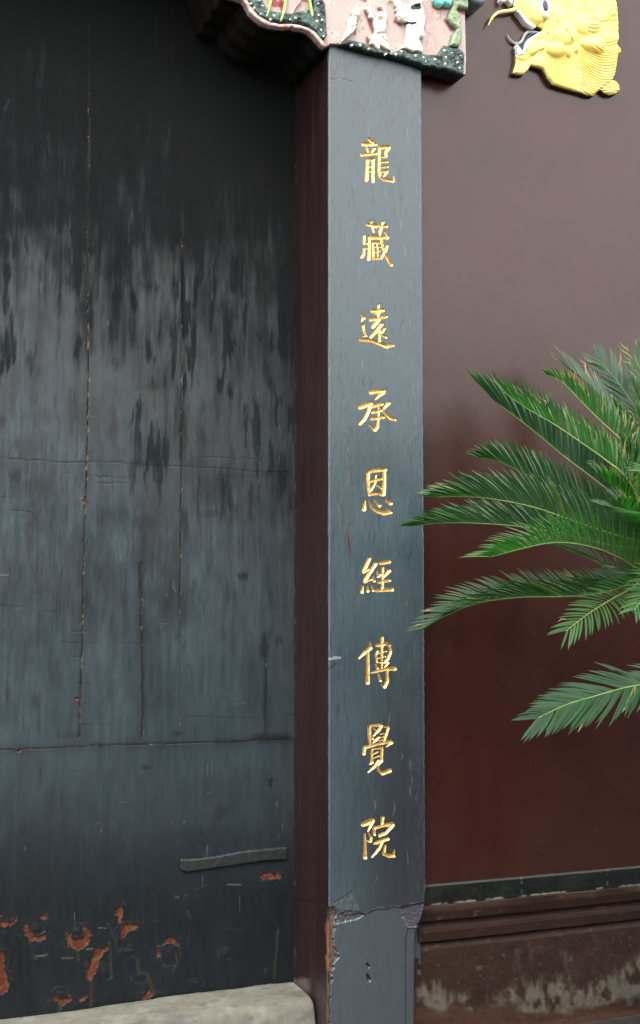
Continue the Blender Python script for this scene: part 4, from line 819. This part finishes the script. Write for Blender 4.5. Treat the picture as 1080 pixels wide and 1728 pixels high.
def c_head(u, v, A, B, t):
    c = full(A.shape, YY_, .5)
    c[..., :3] = mixc(c[..., :3], (0.82, 0.72, 0.30), sm(.45, .7, fbm(A * 25, B * 25, 272, 4)) * .6)
    c[..., :3] = mixc(c[..., :3], (0.50, 0.33, 0.05), hair(u, v) * .6)
    c[..., :3] = mixc(c[..., :3], (0.40, 0.30, 0.10), sm(.60, .75, fbm(A * 60, B * 60, 331, 4)) * .35)
    c[..., :3] = mixc(c[..., :3], (0.12, 0.09, 0.04), sm(.78, .82, fbm(A * 170, B * 170, 332, 3)) * .6)
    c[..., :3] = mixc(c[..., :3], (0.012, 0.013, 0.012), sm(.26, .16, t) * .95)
    c[..., :3] = mixc(c[..., :3], (0.62, 0.36, 0.08), sm(1.0, -.8, pdist(u, v, [(868, 103), (878, 107), (886, 104)], [1, 1.2, 1])) * .6)
    return c
OUT = [(866, -60), (864, 0), (862, 13), (869, 19)] + z5([(425, 150), (480, 225), (580, 315), (650, 350), (715, 395), (668, 432), (585, 500), (545, 565), (500, 650), (470, 700), (425, 700), (385, 722), (380, 800), (370, 850), (350, 905), (342, 945), (400, 968), (480, 970), (540, 912), (575, 852), (650, 878), (720, 905), (755, 960), (790, 1040)]) + \
      z6([(5, 1060), (60, 1130), (150, 1160), (250, 1190), (375, 1220), (450, 1240), (525, 1268), (600, 1275), (660, 1215), (700, 1190), (740, 1235), (800, 1262), (880, 1255), (945, 1210), (940, 1140), (905, 1080), (858, 1052), (890, 985), (910, 860), (925, 745), (970, 690), (950, 640), (915, 590), (935, 540), (930, 320), (905, 100), (895, 20), (925, -100), (925, -460)]) + [(960, -90)]
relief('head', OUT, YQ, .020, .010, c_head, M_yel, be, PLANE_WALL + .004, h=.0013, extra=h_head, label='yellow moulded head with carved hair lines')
def tube_obj(name, pts, Y, rad, mat, parent, **pr):
    P = [on(p[0], p[1], Y) for p in pts]; 
    # smooth
    Pn = []; Rn = []
    for i in range(len(P) - 1):
        for k in range(5):
            t_ = k / 5; p0 = P[max(i - 1, 0)]; p1 = P[i]; p2 = P[i + 1]; p3 = P[min(i + 2, len(P) - 1)]
            Pn.append(.5 * ((2 * p1) + (-p0 + p2) * t_ + (2 * p0 - 5 * p1 + 4 * p2 - p3) * t_ ** 2 + (-p0 + 3 * p1 - 3 * p2 + p3) * t_ ** 3)); Rn.append(rad[i] + (rad[i + 1] - rad[i]) * t_)
    Pn.append(P[-1]); Rn.append(rad[-1])
    V_, F_ = tube(Pn, Rn, 10); return link_obj(name, np_mesh(name, V_, F_), parent, mat, **pr)
M_yp = mat_plain('yellow_whisker_paint', (0.70, 0.52, 0.16), (0.80, 0.68, 0.25), .5, 40)
M_gr = mat_plain('grey_blue_paint', (0.16, 0.18, 0.18), (0.30, 0.31, 0.30), .5, 60)
M_tooth = mat_plain('tooth_white_paint', (0.74, 0.74, 0.72), (0.84, 0.84, 0.82), .5, 60)
M_dk = mat_plain('eye_black_paint', (0.02, 0.03, 0.03), (0.04, 0.05, 0.05), .35, 60)
tube_obj('whisker', [(873, 14), (862, 18), (848, 19.5), (838, 23), (830, 31), (824, 43)], PLANE_WALL - .018, [.008, .0065, .0055, .005, .004, .0012], M_yp, be)
tube_obj('tongue', [(856, 57), (860, 66), (866, 72), (873, 74), (880, 70), (885, 60), (890, 55), (898, 54), (910, 55)], PLANE_WALL - .008, [.001, .003, .004, .005, .005, .005, .005, .0045, .003], M_gr, be, label='grey curling tongue')
relief('mouth_lining', z5([(340, 500), (400, 555), (440, 570), (500, 530), (540, 450), (600, 420), (700, 400), (640, 440), (560, 500), (520, 600), (490, 660), (470, 690), (430, 680), (410, 640), (395, 690), (375, 690), (395, 570)]), PLANE_WALL - .002, .006, .005, flat((0.03, 0.045, 0.05), .6, 9), M_rel, be, PLANE_WALL + .003, h=.0013)
def teeth(P, **pr): relief('tooth', z5(P), YQ - .012, .010, .004, flat((0.80, 0.80, 0.78), .45, 10), M_rel, be, YQ + .004, h=.0012, **pr)
teeth([(432, 118), (480, 180), (560, 270), (655, 335), (655, 355), (610, 362), (530, 310), (450, 200), (412, 155)], label='white upper gum edge')
teeth([(410, 560), (440, 590), (485, 655), (520, 610), (535, 540), (570, 490), (680, 420), (730, 415), (700, 460), (620, 510), (570, 590), (540, 640), (500, 700), (428, 708), (420, 640)], label='white lower jaw edge with fang')
teeth([(205, -60), (270, -60), (265, 0), (240, 52), (215, 20)])
teeth([(290, -60), (365, -60), (365, 20), (358, 80), (330, 50), (290, 5)])
def disc(name, cu, cv, rx, ry, an, Y, h, mat, parent, **pr):
    c0 = on(cu, cv, Y); sc = np.linalg.norm(on(cu + 1, cv, Y) - c0)
    V_ = []; F_ = []; nr, nk = 6, 24
    for i in range(nr + 1):
        r = math.cos(i / nr * math.pi / 2); hh = math.sin(i / nr * math.pi / 2) * h
        for k in range(nk):
            q = k * 2 * math.pi / nk; x, z = r * rx * sc * math.cos(q), r * ry * sc * math.sin(q)
            V_.append((c0[0] + x * math.cos(an) - z * math.sin(an), Y - hh, c0[2] + x * math.sin(an) + z * math.cos(an)))
    for i in range(nr):
        for k in range(nk): k2 = (k + 1) % nk; F_.append((i * nk + k, i * nk + k2, (i + 1) * nk + k2, (i + 1) * nk + k))
    return link_obj(name, np_mesh(name, np.array(V_), np.array(F_)), parent, mat, **pr)
eye = disc('eye', 919, 11, 9, 17, .12, PLANE_WALL - .036, .012, M_tooth, be)
disc('pupil', 920.5, 9, 4.4, 8, .12, PLANE_WALL - .0475, .004, M_dk, eye)

# ------------------------------------------------------------------ cycad
M_leaf = bpy.data.materials.new('cycad_leaf'); M_leaf.use_nodes = True
t = M_leaf.node_tree; b = t.nodes['Principled BSDF']
at = N(t, 'ShaderNodeAttribute', attribute_name='Col')
t.links.new(at.outputs['Color'], b.inputs['Base Color']); b.inputs['Roughness'].default_value = .42; b.inputs['Specular IOR Level'].default_value = .34
tr = N(t, 'ShaderNodeBsdfTranslucent'); gm = N(t, 'ShaderNodeVectorMath', operation='MULTIPLY'); gm.inputs[1].default_value = (1.1, 3.0, .45)
t.links.new(at.outputs['Color'], gm.inputs[0]); t.links.new(gm.outputs[0], tr.inputs['Color'])
ms_ = N(t, 'ShaderNodeMixShader'); ms_.inputs[0].default_value = .30
t.links.new(b.outputs[0], ms_.inputs[1]); t.links.new(tr.outputs[0], ms_.inputs[2]); t.links.new(ms_.outputs[0], t.nodes['Material Output'].inputs['Surface'])
M_rach = mat_plain('cycad_rachis', (0.07, 0.13, 0.022), (0.13, 0.19, 0.035), .5, 40)
CROWN = np.array(on(1135, 930, -0.62))
cyc = thing('cycad', 'large cycad with feathery dark green fronds reaching in front of the maroon wall', 'plant')
rc_ = random.Random(21)
def frond(pts, nrm, lift=50, L=.10, n=70, brown=0.0, a0=62, a1=22, tipw=.35, green=(0.030, 0.085, 0.028), curl=.12, wid=.0050, gaps=0.0, lscale=(1, 1), startt=.12, dull=0.0, label=None, skipside=None):
    """pts: world points from base to tip; leaflets in a V along the rachis"""
    P = [Vector(p) for p in pts]
    def cr(i, t_):
        p0 = P[max(i - 1, 0)]; p1 = P[i]; p2 = P[i + 1]; p3 = P[min(i + 2, len(P) - 1)]
        return .5 * ((2 * p1) + (-p0 + p2) * t_ + (2 * p0 - 5 * p1 + 4 * p2 - p3) * t_ ** 2 + (-p0 + 3 * p1 - 3 * p2 + p3) * t_ ** 3)
    M = 24; path = []
    for i in range(len(P) - 1):
        for k in range(M): path.append(cr(i, k / M))
    path.append(P[-1])
    cum = [0]
    for i in range(1, len(path)): cum.append(cum[-1] + (path[i] - path[i - 1]).length)
    T = cum[-1]
    def at_(s):
        s = max(0, min(1, s)) * T
        lo = 0; hi = len(cum) - 1
        while hi - lo > 1:
            m = (lo + hi) // 2
            if cum[m] <= s: lo = m
            else: hi = m
        f = (s - cum[lo]) / max(cum[hi] - cum[lo], 1e-9)
        return path[lo].lerp(path[hi], f), (path[hi] - path[lo]).normalized()
    nrm = Vector(nrm).normalized()
    rp = [at_(i / 40)[0] for i in range(41)]
    V_, F_ = tube(rp, [0.0036 * (1 - .80 * i / 40) + .0005 for i in range(41)], 6)
    fr = link_obj('frond', np_mesh('rachis', V_, F_), cyc, M_rach)
    if label: fr['label'] = label
    VV, FF, CC = [], [], []
    for i in range(n):
        s = startt + (1 - startt) * (i + .5) / n
        p, tg = at_(s)
        nn = (nrm - tg * nrm.dot(tg)).normalized(); sd_ = tg.cross(nn)
        env = min(1.0, .55 + s * 2.2) * (1 - (1 - tipw) * max(0, (s - .72) / .28) ** 1.6)
        ang = math.radians(a0 + (a1 - a0) * max(0, s) ** 1.5)
        lf = math.radians(lift * (1 - .45 * max(0, (s - .6) / .4)))
        for side in (-1, 1):
            if gaps and rc_.random() < gaps: continue
            ls = lscale[0] if side < 0 else lscale[1]
            if ls == 0: continue
            ln = L * env * ls * rc_.uniform(.92, 1.06)
            lat = sd_ * side * math.cos(lf + rc_.gauss(0, .05)) + nn * math.sin(lf + rc_.gauss(0, .05))
            an_ = ang + rc_.gauss(0, .035)
            d0 = (tg * math.cos(an_) + lat * math.sin(an_)).normalized()
            bend = rc_.uniform(.5, 1.3) * curl
            # leaflet cross direction lies close to the plane of rachis and leaflet
            wdir = (tg - d0 * tg.dot(d0)).normalized()
            fn = d0.cross(wdir).normalized()
            if fn.dot(nn) < 0: fn = -fn
            tb = rc_.random() < brown
            bcut = rc_.uniform(.55, .85) if tb else 2
            if brown > .3 and tb and rc_.random() < .35: ln *= rc_.uniform(.6, .9)
            vcol = rc_.uniform(.75, 1.3); gcol = [green[0] * vcol * rc_.uniform(.8, 1.3), green[1] * vcol, green[2] * vcol]
            if rc_.random() < .012: gcol = [0.13, 0.13, 0.04]
            base = len(VV); R_ = 6
            tw = rc_.gauss(0, .12)
            for k in range(R_):
                u_ = k / (R_ - 1)
                q = p + d0 * (ln * u_) - nn * (bend * ln * u_ * u_) + tg * (.12 * ln * u_ * u_)
                wd_ = wid * ls ** .3 * (1 if u_ < .6 else (1 - ((u_ - .6) / .4) ** 1.8)) * (.6 if k == 0 else 1) * .5 + .0002
                w2 = (wdir * math.cos(tw) + fn * math.sin(tw))
                cc = gcol if u_ < bcut else [0.26, 0.19, 0.085]
                if tb and u_ >= bcut: q = q + fn * rc_.uniform(-.006, .012) + wdir * rc_.uniform(-.004, .004); wd_ *= .8
                VV += [q - w2 * wd_ + fn * wd_ * .22, q, q + w2 * wd_ + fn * wd_ * .22]; CC += [(*cc, 1)] * 3
            for k in range(R_ - 1):
                o = base + k * 3
                FF += [(o, o + 1, o + 4, o + 3), (o + 1, o + 2, o + 5, o + 4)]
    link_obj('leaflets', np_mesh('leaflets', np.array([tuple(v) for v in VV]), np.array(FF), np.array(CC)), fr, M_leaf, kind='stuff')
    return fr
def fp(L_):   # photo pixel + distance from the wall plane (world y)
    return [on(*q) for q in L_]
B0 = (1128, 925, -.62)
UPW = (0, 0, 1); G1 = (0.030, 0.072, 0.034); G2 = (0.028, 0.092, 0.020)
# upper left group
frond(fp([B0, (1050, 848, -.58), (991, 800, -.55), (954, 772, -.52), (900, 727, -.48), (862, 697, -.45), (832, 675, -.43)]), (0.25, -.25, 1), 70, .150, 112, .06, 80, 22, .70, (0.028, 0.066, 0.038), .05, gaps=.05, label='upper frond sweeping up to the left')
frond(fp([B0, (1060, 812, -.72), (1024, 778, -.70), (972, 741, -.66), (935, 716, -.62), (890, 690, -.58), (850, 662, -.55)]), (0.3, -.1, 1), 66, .090, 62, .30, 72, 24, .7, G2, .05, gaps=.12)
frond(fp([(1140, 900, -.62), (1085, 790, -.60), (1050, 745, -.56), (1015, 712, -.52), (985, 682, -.48), (950, 646, -.44), (924, 633, -.42)]), (0.3, -.05, 1), 68, .080, 72, .50, 78, 30, .3, G2, .04, gaps=.08, label='upper frond with browned broken tips')
frond(fp([(1145, 890, -.60), (1105, 760, -.50), (1075, 695, -.44), (1040, 642, -.40), (1009, 607, -.38)]), (-.2, -1, .5), 18, .105, 70, .25, 55, 35, .5, (0.042, 0.085, 0.055), .05, gaps=.08, wid=.0068)
frond(fp([(1145, 890, -.55), (1090, 770, -.30), (1050, 720, -.22), (1010, 665, -.16), (965, 622, -.12)]), (0.3, -1, .5), 25, .12, 60, .10, 45, 16, .8, (0.042, 0.085, 0.055), .05, gaps=.04, wid=.007)
frond(fp([(1150, 890, -.62), (1120, 740, -.55), (1100, 670, -.50), (1070, 600, -.46)]), (-.5, -.6, .6), 40, .10, 60, .45, 60, 30, .5, (0.042, 0.09, 0.05), .05, gaps=.1)
# the middle fans
frond(fp([B0, (1060, 902, -.48), (1010, 876, -.42), (950, 838, -.36), (890, 803, -.30), (845, 780, -.26), (808, 772, -.24)]), (0.1, -.15, 1), 70, .120, 80, .02, 70, 30, .35, G1, .10)
frond(fp([B0, (1045, 905, -.66), (970, 880, -.64), (900, 856, -.60), (830, 842, -.55), (775, 838, -.52), (732, 839, -.50)]), (0, -.2, 1), 72, .125, 84, .0, 70, 28, .35, G1, .14)
frond(fp([B0, (1040, 922, -.52), (960, 903, -.44), (880, 889, -.36), (800, 883, -.28), (745, 883, -.22), (692, 888, -.17)]), (0, -.2, 1), 66, .115, 88, .0, 68, 26, .35, G1, .16)
frond(fp([B0, (1085, 960, -.72), (1045, 942, -.82), (1010, 927, -.88), (965, 917, -.92), (925, 917, -.95), (885, 925, -.98), (828, 940, -1.0)]), (0.1, .15, 1), 72, .110, 80, .0, 82, 26, .6, G2, .10, label='arching frond showing its bright green underside')
frond(fp([B0, (1080, 975, -.50), (1040, 965, -.42), (1000, 945, -.36), (950, 925, -.32), (905, 912, -.30)]), (0, -.3, 1), 40, .07, 40, .05, 60, 24, .4, G1, .2)
# low left one reaching the post
frond(fp([B0, (1060, 985, -.55), (1000, 1003, -.45), (940, 1007, -.36), (880, 1008, -.28), (815, 1016, -.22), (768, 1032, -.18), (716, 1060, -.15)]), (-.1, -.45, 1), 60, .120, 84, .04, 64, 24, .45, (0.026, 0.065, 0.026), .14, label='frond whose tip crosses the post')
# short frond seen from above
frond(fp([B0, (1075, 985, -.80), (1034, 1010, -.92), (991, 1037, -.99), (955, 1065, -1.02)]), (-.5, -1, .75), 12, .092, 46, .12, 74, 26, .65, (0.022, 0.075, 0.018), .12, lscale=(1.0, .85), label='short drooping frond with some browned leaflets')
# the one hanging at the right edge
frond(fp([(1140, 930, -.66), (1120, 960, -.90), (1092, 1000, -1.02), (1070, 1030, -1.06)]), (-.5, -1, .6), 14, .080, 42, .0, 78, 30, .5, G2, .14)
# big low frond
frond(fp([(1150, 940, -.66), (1175, 1090, -.95), (1120, 1148, -1.10), (1080, 1156, -1.14), (1049, 1162, -1.16), (1004, 1175, -1.18), (962, 1187, -1.20), (932, 1200, -1.22), (908, 1212, -1.23)]), (-.15, -1, 1.0), 14, .155, 88, .008, 50, 20, .50, (0.009, 0.044, 0.012), .08, wid=.0072, lscale=(1.0, .72), startt=.2, gaps=.015, label='largest, lowest frond with a pale midrib')
# centre fans coming towards the viewer
frond(fp([(1140, 920, -.66), (1125, 890, -.95), (1105, 872, -1.08), (1085, 868, -1.14)]), (-.1, -.3, 1), 10, .125, 46, .0, 76, 40, .6, G1, .05, wid=.005)
frond(fp([(1140, 900, -.66), (1130, 830, -.85), (1115, 800, -.98), (1092, 797, -1.06)]), (-.2, -.5, 1), 12, .095, 44, .05, 70, 30, .6, (0.05, 0.10, 0.06), .08, wid=.006)
frond(fp([B0, (1080, 870, -.75), (1040, 858, -.85), (1010, 850, -.90)]), (0, -.6, 1), 30, .06, 36, .0, 60, 24, .5, G1, .1)
frond(fp([B0, (1090, 930, -.55), (1075, 900, -.48), (1068, 870, -.46), (1060, 830, -.44)]), (-1, -.4, .3), 30, .08, 44, .15, 60, 30, .5, G2, .1)
for q_ in range(7):
    e0 = [(1000, 735), (1040, 690), (1068, 650), (1010, 800), (1050, 750), (1076, 700), (1040, 845)][q_]
    yy_ = [-.50, -.45, -.50, -.70, -.62, -.58, -.85][q_]
    mx_, my_ = (1128 + e0[0]) / 2 + 14, (915 + e0[1]) / 2 + 6
    frond(fp([(1136, 915, -.62), (mx_, my_, (yy_ - .62) / 2), (*e0, yy_)]), (.3, -.4, 1), 55, .085, 46, .28, 70, 26, .5, G2 if q_ % 2 else G1, .08, gaps=.06)
# the rest of the crown, to the right of the picture
for k in range(17):
    az = math.radians(-80 + k * 9.5 + rc_.uniform(-5, 5)) ; el = rc_.uniform(.1, 1.1); Lf = rc_.uniform(.6, .75)
    d_ = Vector((math.cos(az), math.sin(az) * .9, 0))
    if d_.y > 0: Lf *= .75
    p0 = Vector(CROWN); pts = [p0]
    for s in (.25, .5, .75, 1): pts.append(p0 + d_ * (Lf * s * math.cos(el * .6)) + Vector((0, 0, 1)) * Lf * (math.sin(el) * s - .45 * s * s))
    pts = [p for p in pts]
    for p in pts: p.y = min(p.y, -.03)
    frond(pts, (0, 0, 1), 35, .10, 50, .05, 65, 25, .4, G1, .15)
# trunk with leaf bases, in a stone planter
V_, F_ = [], []
tx, ty = CROWN[0] + .14, CROWN[1]; nr, nk = 60, 40
for i in range(nr):
    z = .45 + (CROWN[2] - .02 - .45) * i / (nr - 1)
    for k in range(nk):
        an_ = 2 * math.pi * k / nk; rr = .10 + .018 * abs(math.sin(an_ * 8 + i * .9)) * abs(math.sin(i * .9)) + .01 * math.sin(i * .13)
        if i > nr - 5: rr *= (nr - i) / 5
        V_.append((tx + rr * math.cos(an_), ty + rr * math.sin(an_), z))
for i in range(nr - 1):
    for k in range(nk): k2 = (k + 1) % nk; F_.append((i * nk + k, i * nk + k2, (i + 1) * nk + k2, (i + 1) * nk + k))
link_obj('trunk', np_mesh('trunk', np.array(V_), np.array(F_)), cyc, mat_plain('cycad_trunk', (0.05, 0.035, 0.022), (0.13, 0.10, 0.07), .9, 40, dist=.006))


# ------------------------------------------------------------------ added dark wall behind the camera, blocks low sky light
blocker = thing('sky_blocker', 'added dark maroon wall behind the camera that blocks low sky light', 'wall')
HY = -7.2
link_obj('blocker_face', box_mesh('blocker_box', -9, 13, HY - .45, HY, 0, 3.1), blocker, mat_plain('blocker_paint', (0.020, 0.008, 0.007), (0.030, 0.012, 0.010), .7, 2))
M_tile = mat_plain('blocker_cap_tile', (0.018, 0.019, 0.020), (0.035, 0.035, 0.036), .8, 6)
rm = bpy.data.meshes.new('blocker_cap')
rm.from_pydata([(-9.1, HY + .3, 3.05), (13.1, HY + .3, 3.05), (13.1, HY - .22, 3.45), (-9.1, HY - .22, 3.45), (-9.1, HY - .75, 3.05), (13.1, HY - .75, 3.05)], [], [(0, 1, 2, 3), (3, 2, 5, 4), (0, 4, 5, 1)])
link_obj('blocker_cap', rm, blocker, M_tile)
